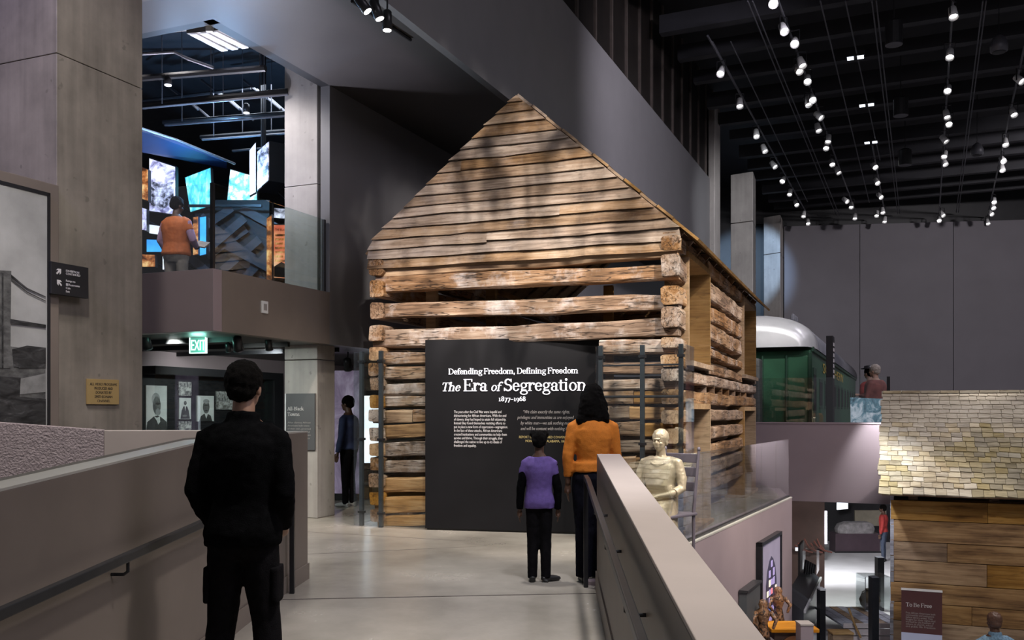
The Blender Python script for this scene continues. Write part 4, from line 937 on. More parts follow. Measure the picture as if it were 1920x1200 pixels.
flat('shadow', [bz(-10, 705), bz(38, 708), bz(36, 745), bz(-12, 742)], 'bwdark', .024)
flat('grass', [bz(-40, 738), bz(85, 748), (bz(85, 795)[0], 0), (bz(-40, 0)[0], 0)], 'bwdark', .0245)
flat('bushes', [bz(22, 655), bz(50, 648), bz(85, 652), bz(85, 690), bz(25, 688)], 'bwdark', .0247)
flat('bridge_tower', [bz(-4, 507), bz(20, 508), bz(18, 690), bz(-4, 690)], 'bwmid', .0255)
flat('tower_leg', [bz(2, 512), bz(5, 512), bz(5, 690), bz(2, 690)], 'bwdark', .028)
flat('bridge_deck', [bz(18, 598), bz(85, 609), bz(85, 615), bz(18, 607)], 'bwdark', .026)
flat('cable', [bz(20, 515), bz(50, 540), bz(85, 556), bz(85, 558), bz(50, 543), bz(20, 519)], 'bwdark', .026)
flat('cable', [bz(20, 522), bz(50, 547), bz(85, 564), bz(85, 565.5), bz(50, 549), bz(20, 525)], 'bwdark', .026)
flat('wagon', [bz(34, 668), bz(72, 668), bz(72, 690), bz(34, 690)], 'bwdark', .026)
# arrow sign on the pillar
a = PU(95, 525, -6.58); vs0 = UV(PU(96, 520, -6.58))[1]; vs1 = UV(PU(166, 520, -6.58))[1]
sg = thing('direction_sign', 'black direction sign with two white arrows on the left concrete pillar', 'sign', W(-6.62, vs0, 0), -TB)
zs0, zs1 = PU(166, 560, -6.58).z, PU(166, 502, -6.58).z
b = MB(); b.box((0, 0, zs0), (.04, vs1-vs0, zs1)); b.build('board', M['black'], sg, bevel=.003)
b = MB(); b.box((-.05, .25, zs0+.05), (0, vs1-vs0-.02, zs1-.05)); b.build('mount', M['blackm'], sg)
def sxf(y, z, x=.041): return Matrix(((0, 0, 1, x), (1, 0, 0, y), (0, 1, 0, z), (0, 0, 0, 1)))
def arrow(y, z, s, ang):
    pts = [(-.10, -.5), (.10, -.5), (.10, .02), (.34, -.22), (.34, .06), (0, .42), (-.34, .06), (-.34, -.22), (-.10, .02)]
    ca_, sa_ = math.cos(ang), math.sin(ang); pts = [((p[0]*ca_-p[1]*sa_)*s, (p[0]*sa_+p[1]*ca_)*s) for p in pts]
    b = MB(); n = len(pts); b.add([(.041, y+p[0], z+p[1]) for p in pts]+[(.043, y+p[0], z+p[1]) for p in pts], [tuple(range(n-1, -1, -1)), tuple(range(n, 2*n))]+[(i, (i+1) % n, n+(i+1) % n, n+i) for i in range(n)]); return b.build('arrow', M['print'], sg)
sw, sh = vs1-vs0, zs1-zs0
arrow(sw*.2, zs1-sh*.27, sh*.26, -PI/4); arrow(sw*.2, zs1-sh*.62, sh*.26, PI/4)
for i, (s, f) in enumerate((('EXHIBITION', .25), ('CONTINUED', .34), ('Ramps to', .56), ('Restrooms', .68), ('Cafe', .79), ('Exit', .90))):
    text(s, sh*.095, M['print'], sg, sxf(sw*(.46 if i == 3 else .38), zs1-sh*f), name='lettering')
for k in range(2):
    b = MB(); b.box((.041, sw*(.385+.035*k), zs1-sh*.69), (.043, sw*(.405+.035*k), zs1-sh*.61)); b.build('symbol', M['print'], sg)
# brass plaque
v0, v1 = UV(PU(164, 735, -6.66))[1], UV(PU(223, 735, -6.66))[1]; z0, z1 = PU(164, 758, -6.66).z, PU(164, 710, -6.66).z
M['brass'] = mat('brass_plaque', (.36, .25, .10), .45, .06, 4)
pq = thing('plaque', 'small gold plaque with dark capitals on the left concrete pillar', 'plaque', W(-6.678, v0, 0), -TB)
b = MB(); b.box((0, 0, z0), (.02, v1-v0, z1)); b.build('plate', M['brass'], pq, bevel=.002)
for i, s in enumerate(('ALL VIDEO PROGRAMS', 'PRODUCED AND', 'DONATED BY', 'SMITHSONIAN', 'CHANNEL')):
    text(s, (z1-z0)*.15, M['black'], pq, sxf((v1-v0)*.5, z1-(z1-z0)*(.25+.165*i), .0205), align='CENTER', name='lettering', fitw=(v1-v0)*(.86, .58, .5, .56, .4)[i])
# little white switch plate on the gallery front
q = PU(496, 576, -7.29); t = thing('wall_plate', 'small white switch plate on the front of the upper gallery', 'switch plate', q, -TB)
b = MB(); b.box((-.012, -.06, -.075), (.012, .06, .075)); b.build('plate', M['white'], t, bevel=.003)
b = MB(); b.box((.012, -.03, -.04), (.016, .03, .04)); b.build('slot', M['printd'], t)
# upper gallery glass
g = thing('glass_guard', 'glass guard along the edge of the upper gallery', 'glass guard', W(-7.37, 8.65, 0), -TB)
b = MB(); b.box((-6, 0, 3.14), (-.01, .014, 4.14)); b.build('pane', M['glass'], g, center=True)
for i in range(2):
    b = MB(); b.box((0, .02+i*1.1, 3.14), (.014, 1.10+i*1.12, 4.14)); b.build('pane', M['glassg'], g, center=True)
b = MB(); b.box((-.02, -.02, 3.138), (.02, .02, 4.14)); b.build('post', M['blackm'], g)
b = MB(); b.box((-.02, 2.24, 3.138), (.02, 2.28, 4.14)); b.build('post', M['steel'], g)
# ------------------------------------------------------------------ under the gallery
wu = -10.6
b = gbox(wu-.2, wu, 6, 17.5, 0, 2.42); struct(b.build('wall_left', M['mauve']), 'wall behind the lit photo case')
b = gbox(-16, -7.45, 17.3, 17.5, 0, 2.42); struct(b.build('wall_back', M['taupe_dark']))
q0 = PU(271, 690, wu+.14); q1 = PU(513, 700, wu+.14); vA, vB = UV(q0)[1], UV(q1)[1]
case = thing('display_case', 'long dark wall case of framed portraits under the upper gallery', 'display case', W(wu, vA, 0), -TB)
b = MB(); b.box((0, 0, .7), (.05, vB-vA, 2.17)); b.build('back', M['black'], case)
b = MB(); b.box((0, 0, 2.05), (.35, vB-vA, 2.17)); b.build('top', M['black'], case); b = MB(); b.box((0, 0, .6), (.35, vB-vA, .7)); b.build('base', M['black'], case)
b = MB(); b.box((0, vB-vA-.25, .7), (.35, vB-vA, 2.05)); b.build('side_panel', M['black'], case)
for i in range(3):
    y0 = (vB-vA-.25)*i/3; b = MB(); b.box((.335, y0, .7), (.345, y0+(vB-vA-.25)/3-.012, 2.05)); b.build('pane', M['glass'], case, center=True)
M['pbg'] = imagemat('portrait_ground', [(.3, (.5, .5, .49)), (.7, (.68, .68, .66))], 2)
M['pdark'] = imagemat('portrait_suit', [(.3, (.02, .02, .02)), (.7, (.06, .06, .06))], 4)
M['pface'] = imagemat('portrait_face', [(.35, (.05, .05, .05)), (.65, (.2, .2, .195))], 7)
M['phair'] = imagemat('portrait_hair', [(.3, (.2, .2, .2)), (.7, (.4, .4, .4))], 10)
M['pgroup'] = imagemat('group_photo', [(.4, (.06, .06, .06)), (.5, (.3, .29, .28)), (.6, (.55, .53, .51))], 14, dist=1)
def ell(cy, cz, ry, rz, n=18): return [(cy+ry*math.cos(2*PI*i/n), cz+rz*math.sin(2*PI*i/n)) for i in range(n)]
def portrait(label, px0, py0, px1, py1, kind):
    a, c_ = PU(px0, py1, wu+.09), PU(px1, py0, wu+.09); va, vc = UV(a)[1], UV(c_)[1]; w = vc-va; z0, z1 = PU((px0+px1)/2, py1, wu+.09).z, PU((px0+px1)/2, py0, wu+.09).z; h = z1-z0
    t = thing('portrait', label, 'picture', W(wu+.05, va, z0), -TB)
    b = MB(); b.box((0, 0, 0), (.03, w, h)); b.build('print', M['pbg' if kind != 'group' else 'pgroup'], t)
    def fl(nm, poly, m, x):
        poly = [(min(max(p[0], 0), 1)*w, min(max(p[1], 0), 1)*h) for p in poly]; n = len(poly); b = MB()
        b.add([(x, p[0], p[1]) for p in poly]+[(x+.001, p[0], p[1]) for p in poly], [tuple(range(n-1, -1, -1)), tuple(range(n, 2*n))]+[(i, (i+1) % n, n+(i+1) % n, n+i) for i in range(n)]); b.build(nm, M[m], t)
    if kind == 'bust':
        fl('suit', [(.0, 0), (1, 0), (.98, .2), (.72, .30), (.55, .34), (.36, .32), (.05, .2)], 'pdark', .031)
        fl('hair', ell(.46, .70, .2, .14), 'phair', .0305)
        fl('face', ell(.5, .56, .19, .2), 'pface', .032); fl('beard', ell(.56, .42, .12, .08), 'phair', .033); fl('brow', ell(.56, .6, .13, .025), 'pdark', .0332); fl('nose', ell(.62, .53, .035, .06), 'pface', .0335)
        fl('collar', [(.36, .32), (.5, .22), (.56, .14), (.66, .2), (.64, .32), (.5, .29)], 'pbg', .034)
    elif kind == 'full':
        fl('suit', [(.1, .02), (.9, .02), (.8, .4), (.66, .6), (.35, .6), (.2, .4)], 'pdark', .031); fl('face', ell(.5, .76, .12, .1), 'pface', .032); fl('shirt', [(.44, .6), (.56, .6), (.5, .38)], 'pbg', .033); fl('hands', ell(.45, .16, .2, .05), 'pface', .0335)
    elif kind == 'oval':
        fl('suit', [(.1, 0), (.9, 0), (.8, .22), (.6, .3), (.4, .3), (.2, .2)], 'pdark', .031); fl('face', ell(.52, .56, .2, .26), 'pface', .032); fl('hair', ell(.52, .78, .19, .09), 'phair', .0325); fl('brow', ell(.52, .62, .14, .02), 'pdark', .033); fl('moustache', ell(.52, .42, .08, .03), 'pdark', .033); fl('collar', [(.42, .3), (.62, .3), (.52, .1)], 'pbg', .034)
portrait('large portrait of a white haired man at the left of the case', 275, 723, 314, 808, 'bust')
portrait('small group photograph, topmost of the narrow column in the case', 336, 716, 360, 742, 'group')
portrait('narrow portrait of a seated man below the small group photograph', 337, 746, 359, 786, 'full')
portrait('small photograph at the bottom of the narrow column in the case', 336, 790, 360, 812, 'group')
portrait('oval portrait of a man with a moustache left of the visitor in black', 371, 742, 402, 790, 'oval')
portrait('framed group photograph just left of the head of the visitor in black', 408, 734, 438, 768, 'group')
# exit sign hung from the soffit
a, c_ = PX(356, 663, 11.6), PX(388, 631, 11.9); t = thing('exit_sign', 'green-white glowing exit sign hung under the upper gallery', 'sign', PX(371, 647, 11.75), 0)
dx = .115
M['exit'] = mat('exit_glow', (.75, 1, .93), .4, 0, emit=.9, ecol=(.70, 1, .9)); M['exitg'] = mat('exit_green', (.06, .17, .14), .3, .05, emit=.12, ecol=(.25, .6, .5))
xr = Matrix.Rotation(math.radians(-12), 4, 'Z')
b = MB(); b.box((-dx, 0, -.105), (dx, .025, .105), xr); b.build('plate', M['exitg'], t)
b = MB()
for bx in (((-dx, -.01, -.105), (dx, .03, -.095)), ((-dx, -.01, .095), (dx, .03, .105)), ((-dx, -.01, -.1), (-dx+.01, .03, .1)), ((dx-.01, -.01, -.1), (dx, .03, .1))): b.box(*bx, xr)
b.build('frame', M['exit'], t)
text('EXIT', .19, M['exit'], t, xr @ fxf(-dx*.86, -.065), fitw=dx*1.72, name='lettering', extrude=.004)
b = MB(); b.box((-.02, 0, .105), (.02, .02, .2), xr); b.build('hanger', M['blackm'], t)
b = MB(); b.box((-.17, -.02, .165), (.17, .04, .20), xr); b.build('canopy', M['exitg'], t)
lp = lamp('POINT', (PX(371, 650, 11.6)), (0, 0, 0), 2.2, (.35, 1, .8), .08)
# ceiling spots under the gallery
for k, (px, py, Y, s, lab) in enumerate([(274, 642, 11.8, 1.2, 'black spotlight beside the left pillar under the gallery'), (428, 652, 11.9, .7, 'small black spotlight right of the exit sign'), (446, 646, 11.5, 1.15, 'round black spotlight between two smaller ones under the gallery'), (504, 647, 12.2, .9, 'black spotlight nearest the slim pillar under the gallery'), (652, 684, 14.6, 1.2, 'black spotlight above the mauve mural beyond the slim pillar')]):
    t = thing('spotlight', lab, 'spotlight', PX(px, py, Y), 0, 'spotlights under the gallery')
    R_m = Matrix.Rotation(.5, 4, 'X') @ Matrix.Scale(s, 4)
    b = MB(); b.lathe([(.02, .1), (.05, .08), (.055, -.07), (.048, -.07), (.046, -.05)], 14, R_m); b.build('housing', M['blackm'], t, smooth=True)
    b = MB(); b.lathe([(.035, -.075), (.056, -.075), (.056, -.062), (.035, -.062)], 14, R_m); b.build('trim_ring', M['track'], t)
    b = MB(); b.tube([(0, 0, .05), (0, .02, 2.42-PX(px, py, Y).z)], .01, 6); b.build('stem', M['blackm'], t)
# track bars under the gallery ceiling
for k, v in enumerate((9.4, 10.4, 11.6)):
    b = gbox(-12, -7.6, v, v+.05, 2.36, 2.42); tag(b.build('ceiling_bar', M['black']), f'{ORD[k]} black ceiling bar from the front under the upper gallery', 'ceiling bar')
# sign on the slim pillar
zA_, zB_ = PV(535, 843, 10.93).z, PV(535, 738, 10.93).z; u0, u1 = UV(PV(536, 770, 10.93))[0], UV(PV(590, 770, 10.93))[0]
t = thing('text_sign', 'dark grey exhibit sign with a white heading on the slim concrete pillar', 'sign', W(u0, 10.93, zA_), -TB)
b = MB(); b.box((0, 0, 0), (u1-u0, .025, zB_-zA_)); b.build('board', mat('sign_slate', (.075, .075, .08), .5, .1, 2), t)
b = MB(); b.box((-.02, .0, -.02), (0, .03, zB_-zA_)); b.build('edge', M['white'], t)
hS = zB_-zA_
serif('All-Black', M['print'], t, fxf(.03, hS*.70), (u1-u0)*.56); serif('Towns', M['print'], t, fxf(.03, hS*.60), (u1-u0)*.42)
for i in range(6): text(('After slavery African', 'Americans built towns', 'of their own, governed', 'by black mayors and', 'served by their own', 'schools and stores')[i], .035, M['printd'], t, fxf(.03, hS*(.47-.055*i)), fitw=(u1-u0)*(.8-.04*(i % 2)), name='paragraph_line')
# mural beyond the pillar
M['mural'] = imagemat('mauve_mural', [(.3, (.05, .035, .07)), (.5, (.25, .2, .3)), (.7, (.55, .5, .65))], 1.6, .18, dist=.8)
a = PX(629, 925, 15.6); c_ = PX(676, 695, 15.6)
t = thing('lit_mural', 'tall softly lit mauve mural behind the slim concrete pillar', 'panel', (a.x-.15, 15.6, 0), -TB*.3)
b = MB(); b.box((0, 0, a.z), (.62, .08, c_.z)); b.build('picture', M['mural'], t)
for i in range(3): text(('The promise of freedom', 'met with violence and', 'new laws of exclusion'), .05, M['print'], t, fxf(.05, 1.32-i*.07), fitw=.4, name='lettering') if False else text(('The promise of freedom', 'met with violence and', 'new laws of exclusion')[i], .05, M['print'], t, fxf(.18, 1.32-i*.07), fitw=.4, name='lettering')
b = MB(); b.box((.02, .02, 0), (.6, .06, a.z)); b.build('base', M['black'], t)
M['screenw'] = imagemat('pale_screen', [(.3, (.5, .6, .7)), (.7, (.9, .95, 1))], 2, 1.0)
o = quadpanel('picture', [PX(676, 868, 15.9), PX(712, 868, 15.9), PX(712, 742, 15.9), PX(676, 742, 15.9)], .06, M['screenw']); o.name = 'screen_picture'; t = thing('screen', 'bright pale screen seen through the glass at the left corner of the log house', 'screen', (o.location.x, o.location.y, 0)); o.parent = t; o.location = o.location-t.location; b = MB(); b.box((-.03, .06, 0), (.03, .12, o.location.z)); b.build('stand', M['blackm'], t)
# ------------------------------------------------------------------ upper gallery interior
GZ = 2.86
b = gbox(-20, -7.5, 19.5, 19.7, GZ, 7.4); struct(b.build('wall_back', M['black']), 'dark back wall of the upper gallery')
lit = lambda n, stops, sc, e, **k: imagemat(n, stops, sc, e, **k)
M['img_bw'] = lit('lit_building', [(.36, (.12, .1, .2)), (.5, (.6, .55, .75)), (.62, (.95, .92, 1))], 7, .45, dist=.6)
M['img_cy'] = lit('lit_cyan', [(.3, (.02, .2, .3)), (.5, (.08, .5, .6)), (.7, (.4, .85, .85))], 5, .75, stretch=(2.5, 1, 1), dist=.5)
M['img_cw'] = lit('lit_cyan_white', [(.35, (.02, .22, .28)), (.5, (.2, .65, .7)), (.58, (.9, 1, 1))], 5, .6, dist=.3)
M['img_or'] = lit('lit_orange', [(.4, (.05, .015, .005)), (.5, (.4, .12, .03)), (.65, (.8, .5, .2))], 6, .5)
M['img_wh'] = lit('lit_white', [(.3, (.6, .65, .8)), (.7, (.95, .97, 1))], 3, .6)
M['img_bl'] = lit('lit_blue', [(.3, (.02, .16, .5)), (.7, (.06, .36, .8))], 2, .8)
M['img_ro'] = lit('lit_red_poster', [(.4, (.55, .10, .05)), (.55, (.75, .25, .12)), (.7, (.85, .5, .3))], 4, .5)
M['img_bd'] = lit('lit_bw_dark', [(.4, (.02, .02, .03)), (.55, (.5, .48, .6)), (.65, (.8, .8, .9))], 8, .5)
def lightbox(label, q, Y, m, t=.12, cat='light box', sl=0.):
    """q: bl, br, tr, tl picture corners at depth Y (br side deeper by sl)"""
    pts = [PX(q[0][0], q[0][1], Y), PX(q[1][0], q[1][1], Y+sl), PX(q[2][0], q[2][1], Y+sl), PX(q[3][0], q[3][1], Y)]
    c = sum(pts, Vector())/4; n = (pts[1]-pts[0]).cross(pts[3]-pts[0]).normalized()
    th = thing('light_box', label, cat, c)
    b = MB(); e = [c+(p-c)*1.05-n*.012-c for p in pts]; b.slab(e, n, t); b.build('frame', M['black'], th)
    b = MB(); b.slab([p-c for p in pts], n, .015); b.build('picture', M[m], th)
    yw = (19.5-sB*c.x)/cB; b = MB(); b.tube([Vector((0, t*.6, 0)), Vector((0, yw-c.y+.02, 0))], .02, 6); b.build('mount', M['blackm'], th); return th, n
lb, n_ = lightbox('lit black and white picture of a domed building above the visitor in the orange vest', [(280, 395), (328, 402), (328, 313), (280, 297)], 15.6, 'img_bw')
def flq(th, n, pts, m, Y, off):
    v = [PX(x, y, Y)-th.location+n*off for x, y in pts]; b = MB(); b.slab(v, n, .002); b.build('printed_shape', M[m], th)
flq(lb, n_, [(283, 385), (304, 393), (304, 345), (283, 340)], 'img_bd', 15.6, .006); flq(lb, n_, [(304, 393), (326, 380), (326, 341), (304, 345)], 'img_bd', 15.6, .006)
flq(lb, n_, [(300+10*math.cos(a*PI/6), 330-11*math.sin(a*PI/6)) for a in range(12)], 'img_wh', 15.6, .007)
lightbox('tilted cyan crowd picture right of the visitor in the orange vest', [(357, 397), (397, 385), (394, 315), (347, 333)], 16.2, 'img_cy')
lightbox('tilted pale cyan crowd picture left of the hanging light box', [(426, 378), (482, 396), (480, 332), (432, 318)], 16.4, 'img_cw')
lightbox('narrow dark orange lit picture beside the left pillar', [(264, 372), (277, 376), (277, 318), (264, 313)], 15.2, 'img_or')
lightbox('small lit picture below the orange one beside the left pillar', [(264, 430), (274, 432), (274, 392), (264, 389)], 15.2, 'img_bw')
lightbox('small white lit panel left of the visitor in the orange vest', [(280, 437), (300, 440), (300, 424), (280, 421)], 15.4, 'img_wh')
lightbox('blue lit shelf picture below the small white panel', [(275, 472), (303, 472), (303, 450), (275, 449)], 15.3, 'img_bl')
lightbox('small dark picture with a yellow green patch at the gallery edge', [(266, 500), (290, 500), (290, 478), (266, 477)], 15.3, 'img_or')
lightbox('white lit strip of pictures behind the visitor in the orange vest', [(305, 505), (312, 505), (312, 452), (305, 451)], 15.4, 'img_wh')
lightbox('tall bright blue panel right of the visitor in the orange vest', [(371, 480), (386, 476), (386, 406), (371, 408)], 15.8, 'img_bl')
lightbox('narrow strip of small lit pictures beside the tall blue panel', [(362, 478), (371, 476), (371, 406), (362, 408)], 15.7, 'img_or')
lightbox('narrow orange poster left of the red poster', [(500, 528), (509, 530), (509, 404), (500, 410)], 13.6, 'img_or')
po, n_ = lightbox('red poster with dark figures at its foot beside the slim pillar', [(513, 520), (541, 522), (541, 422), (513, 422)], 13.8, 'img_ro')
flq(po, n_, [(514, 519), (540, 521), (540, 498), (528, 491), (514, 500)], 'black', 13.8, .006)
for i in range(7): flq(po, n_, [(516, 443+i*8), (537-(i % 3)*3, 443+i*8), (537-(i % 3)*3, 439+i*8), (516, 439+i*8)], 'img_or', 13.8, .006)
text('THE BLACK', .05, M['black'], po, Matrix.Translation(PX(516, 433, 13.8)-po.location+n_*.007) @ Matrix(((1, 0, 0, 0), (0, 0, -1, 0), (0, 1, 0, 0), (0, 0, 0, 1))), fitw=.18)
lightbox('dark photograph above the red poster', [(514, 408), (538, 410), (538, 392), (514, 390)], 13.9, 'img_bd')
hb, n_ = lightbox('hanging box with a black and white crowd photograph near the slim pillar', [(482, 357), (503, 337), (503, 266), (482, 285)], 14.4, 'img_bd', .30, 'hanging box', -.28)
lb2, n2 = lightbox('pale lit side panel hanging left of the crowd photograph box', [(468, 366), (479, 360), (479, 268), (468, 282)], 14.7, 'img_wh', .04)
rod('box_hanger', 'black steel pole holding the hanging photograph box', [PX(494, 275, 14.45), PX(494, 100, 14.45)], .04, 'black', cat='pole')
# dark lattice of crossed planks
lt = thing('lattice_wall', 'dark wall of crossed planks in the upper gallery', 'screen wall', PX(437, 450, 16.0))
for i in range(11):
    c_ = Vector(((i*.37) % 1.0-.5, .02*i, ((i*.61) % 1.0-.5)*1.0)); a = (.6 if i % 2 else -.7)+.1*(i % 3)
    d = Vector((math.cos(a), 0, math.sin(a)))*.42; p_ = Vector((-d.z, 0, d.x)).normalized()*.07
    b = MB(); b.slab([c_-d-p_, c_+d-p_, c_+d+p_, c_-d+p_], (0, -1, 0), .02); b.build('plank', mat('lattice_plank', (.07, .055, .06), .5, .3, 3), lt, center=True)
b = MB(); b.box((-.75, .28, -.9), (.55, .34, .75)); b.build('backing', M['black'], lt)
b = MB(); b.box((-.75, -.05, .56), (.5, .0, .6)); b.build('top_rail', M['steel'], lt)
# gallery ceiling: pipes, tracks, fluorescent fitting
for k, (a, c_, Y0, Y1, r) in enumerate([((262, 147), (498, 128), 12.4, 12.0, .045), ((262, 198), (540, 172), 13.4, 13.2, .05), ((306, 230), (540, 212), 14.2, 14.0, .035), ((376, 257), (540, 245), 15.0, 14.8, .03), ((436, 283), (540, 274), 15.5, 15.2, .02), ((262, 62), (420, 45), 11.8, 11.9, .04), ((262, 190), (470, 165), 15.0, 15.0, .03)]):
    rod('ceiling_pipe', f'{("lower", "upper middle", "long", "shorter", "shortest", "topmost", "thin rear")[k]} dark pipe across the upper gallery ceiling', [PX(*a, Y0), PX(*c_, Y1)], r, 'blackm' if k else 'steel', 'gallery ceiling pipes', 8, 'pipe')
    if k in (1, 2, 3):
        a2, c2 = PX(a[0]+3, a[1]+5, Y0-.05), PX(c_[0], c_[1]+5, Y1-.05); b = MB(); m_ = (a2+c2)/2; b.tube([a2-m_, c2-m_], .018, 6); tag(b.build('lighting_track', M['track'], loc=m_), f'pale lighting track under the {("", "upper middle", "long", "shorter")[k]} gallery ceiling pipe', 'track')
        for j in range(3):
            p = PX(a[0]+(c_[0]-a[0])*(.15+.33*j), a[1]+(c_[1]-a[1])*(.15+.33*j), (Y0+Y1)/2); rod('pipe_hanger', f'{ORD[j]} thin rod from the left hanging the {("", "upper middle", "long", "shorter")[k]} gallery pipe', [p, Vector((p.x, p.y, 7.4))], .008, 'track', f'hangers of the {("", "upper middle", "long", "shorter")[k]} pipe', 5, 'rod')
rod('ceiling_pipe', 'bent pale conduit near the fluorescent fitting in the gallery', [PX(264, 101, 11.6), PX(326, 97, 11.7), PX(352, 110, 11.8), PX(400, 127, 12.0)], .022, 'track', 'gallery ceiling pipes', 8, 'pipe')
rod('ceiling_pipe', 'long pale edge strip sloping down over the gallery pictures', [PX(262, 240, 13.0), PX(330, 262, 14.0), PX(440, 307, 16.0)], .02, 'track', 'gallery ceiling pipes', 6, 'pipe')
M['bluew'] = mat('blue_lit_panel', (.02, .06, .17), .5, .2, 1)
o = quadpanel('soffit_panel', [PX(262, 285, 14.5), PX(425, 316, 17.5), PX(425, 304, 16.5), PX(262, 245, 13.5)], .05, M['bluew']); tag(o, 'blue lit sloping soffit panel above the gallery pictures', 'panel')
for i in range(9):
    a = PX(300+i*26, 150+(i % 3)*18, 15.5); c_ = PX(345+i*26, 185+(i % 3)*20, 15.0); rod('ceiling_strut', f'{ORD[i]} dark diagonal strut from the left above the gallery pipes', [a, c_], .02, 'track', 'gallery ceiling struts', 6, 'strut')
fl_ = thing('fluorescent_fitting', 'grey fluorescent ceiling fitting with three lit rows in the upper gallery', 'ceiling light', PZ(412, 78, 6.2))
fq = [PZ(412, 97, 6.2), PZ(475, 89, 6.2), PZ(416, 60, 6.2), PZ(352, 66, 6.2)]
cq = fl_.location; b = MB(); nn = (fq[1]-fq[0]).cross(fq[3]-fq[0]).normalized(); nn = nn if nn.z < 0 else -nn
b.slab([(p-cq)*1.04-nn*.02 for p in (fq if (fq[1]-fq[0]).cross(fq[3]-fq[0]).dot(nn) > 0 else fq[::-1])], nn, .1); b.build('housing', M['printd'], fl_)
for i in range(3):
    t0, t1 = .06+.31*i, .24+.31*i
    def lerp(a, c_, t): return a+(c_-a)*t
    pts = [lerp(fq[0], fq[1], t0)-cq, lerp(fq[0], fq[1], t1)-cq, lerp(fq[3], fq[2], t1)-cq, lerp(fq[3], fq[2], t0)-cq]
    b = MB(); b.slab([p+nn*.002 for p in pts], nn, .012); b.build('tube', mat('tube_glow', (.8, .82, .9), .4, 0, emit=.35, ecol=(.85, .87, 1)), fl_)
t = thing('emergency_lamp', 'small pale emergency lamp box with a yellow dot at the soffit edge', 'lamp', PX(393, 52, 11.0))
b = MB(); b.box((-.04, -.03, -.05), (.04, .03, .05)); b.build('box', M['white'], t, bevel=.005); b = MB(); b.ball((0, -.035, .045), .018); b.build('lens', mat('amber', (.9, .6, .05), .4, 0, emit=.6, ecol=(1, .7, .1)), t)
for k, (px, py, Y) in enumerate(((315, 152, 12.3), (462, 205, 14))):
    t = thing('spotlight', ('black spotlight under the lower gallery pipe', 'small black spotlight under the long gallery pipe')[k], 'spotlight', PX(px, py, Y), 0, 'gallery spotlights')
    b = MB(); b.lathe([(.02, .09), (.045, .07), (.05, -.05)], 12); b.build('housing', M['blackm'], t, smooth=True); b = MB(); b.lathe([(.001, -.06), (.045, -.06), (.045, -.05), (.001, -.05)], 12); b.build('lens', M['lensd'], t)
# gallery lamps and added fill lights
lamp('AREA', W(-9.5, 12.5, 6.8), W(-9.5, 14, 3), 45, (.75, .85, 1), 2.0)
lamp('SPOT', W(-8.4, 10.2, 3.0), W(-7.8, 8.3, 6.0), 420, (.85, .85, 1), .08, 140, 1)  # added uplight, hidden behind the curb, that whitens the soffit
lamp('POINT', PX(420, 330, 14.6), (0, 0, 0), 55, (.25, .55, 1), .04)  # added blue fill point with no fixture
lamp('POINT', PX(330, 250, 13.2), (0, 0, 0), 14, (.35, .6, 1), .04)  # second added blue fill, likewise without a fixture
lamp('SPOT', W(-9.2, 9.6, 6.6), W(-7.9, 10.9, 4.8), 190, (1, .95, .95), .2, 50, .6)
lamp('SPOT', W(-8.6, 11.5, 2.38), W(-10.4, 12.5, 1.4), 90, (.9, 1, .97), .1, 110, .7)
lamp('SPOT', W(-8.7, 9.3, 2.38), W(-7.8, 11.0, 1.4), 70, (.92, 1, .95), .08, 70, .6)
lamp('SPOT', W(-6.0, 9.6, 5.9), W(-7.3, 12.2, 3.4), 0.01, (1, .95, .95), .1, 60, .6)
lamp('SPOT', W(-9.2, 9.0, 6.9), W(-9.95, 10.8, 4.0), 150, (1, .92, .88), .1, 26, 1)  # added front spot that brightens the man in the vest
# ------------------------------------------------------------------ lower hall seen past the landing
b = MB(); p, q = PX(1478, 0, 24.2), PX(1546, 0, 24.0); b.prism([p[:2], q[:2], (q+Vector((.1, 9, 0)))[:2], (q+Vector((-.3, 9, 0)))[:2], (p+Vector((0, .4, 0)))[:2]], LOWF, -.31)
struct(b.build('wall_lower', mat('brown_wall', (.06, .033, .028), .6, .2, 2)), 'dark brown wall of the lower hall')
b = MB(); b.prism([PX(1540, 0, 33)[:2], PX(1720, 0, 32.5)[:2], PX(1720, 0, 33)[:2], PX(1540, 0, 33.5)[:2]], LOWF, -.31); struct(b.build('wall_lower', M['black']))
o = quadpanel('label_strip', [PX(1492, 1033, 24), PX(1508, 1033, 24), PX(1508, 1027, 24), PX(1492, 1027, 24)], .04, M['img_wh']); tag(o, 'small lit label strip on the dark brown wall of the lower hall', 'label')
o = quadpanel('label_strip', [PX(1511, 1030, 23.95), PX(1523, 1030, 23.95), PX(1523, 1027, 23.95), PX(1511, 1027, 23.95)], .04, M['printd']); tag(o, 'smaller grey label strip right of the lit one on the brown wall', 'label')
def branch():
    b = MB()
    for i in range(9):
        x = 1490+i*6; b.tube([PX(x, 1022-(i % 4)*4, 23.9), PX(x+8, 1026+(i % 3)*3, 23.9), PX(x+22, 1034+(i % 3), 23.92)], .02, 5)
    return b
o = branch().build('carved_branch', mat('reddish_branch', (.14, .05, .04), .6), center=True); tag(o, 'reddish branching relief around the label strips on the brown wall', 'relief')
o = quadpanel('screen', [PX(1570, 956, 31.5), PX(1590, 954, 31.5), PX(1590, 941, 31.5), PX(1570, 942, 31.5)], .06, M['screenw']); tag(o, 'small glowing screen under the mauve platform', 'screen')
o = quadpanel('lit_column', [PX(1546, 1020, 28), PX(1551, 1020, 28), PX(1551, 958, 28), PX(1546, 958, 28)], .05, mat('lit_strip', (.8, .75, .85), .4, .1, emit=.5, ecol=(.8, .75, .9))); tag(o, 'thin lit strip of lettering at the end of the brown wall', 'light strip')
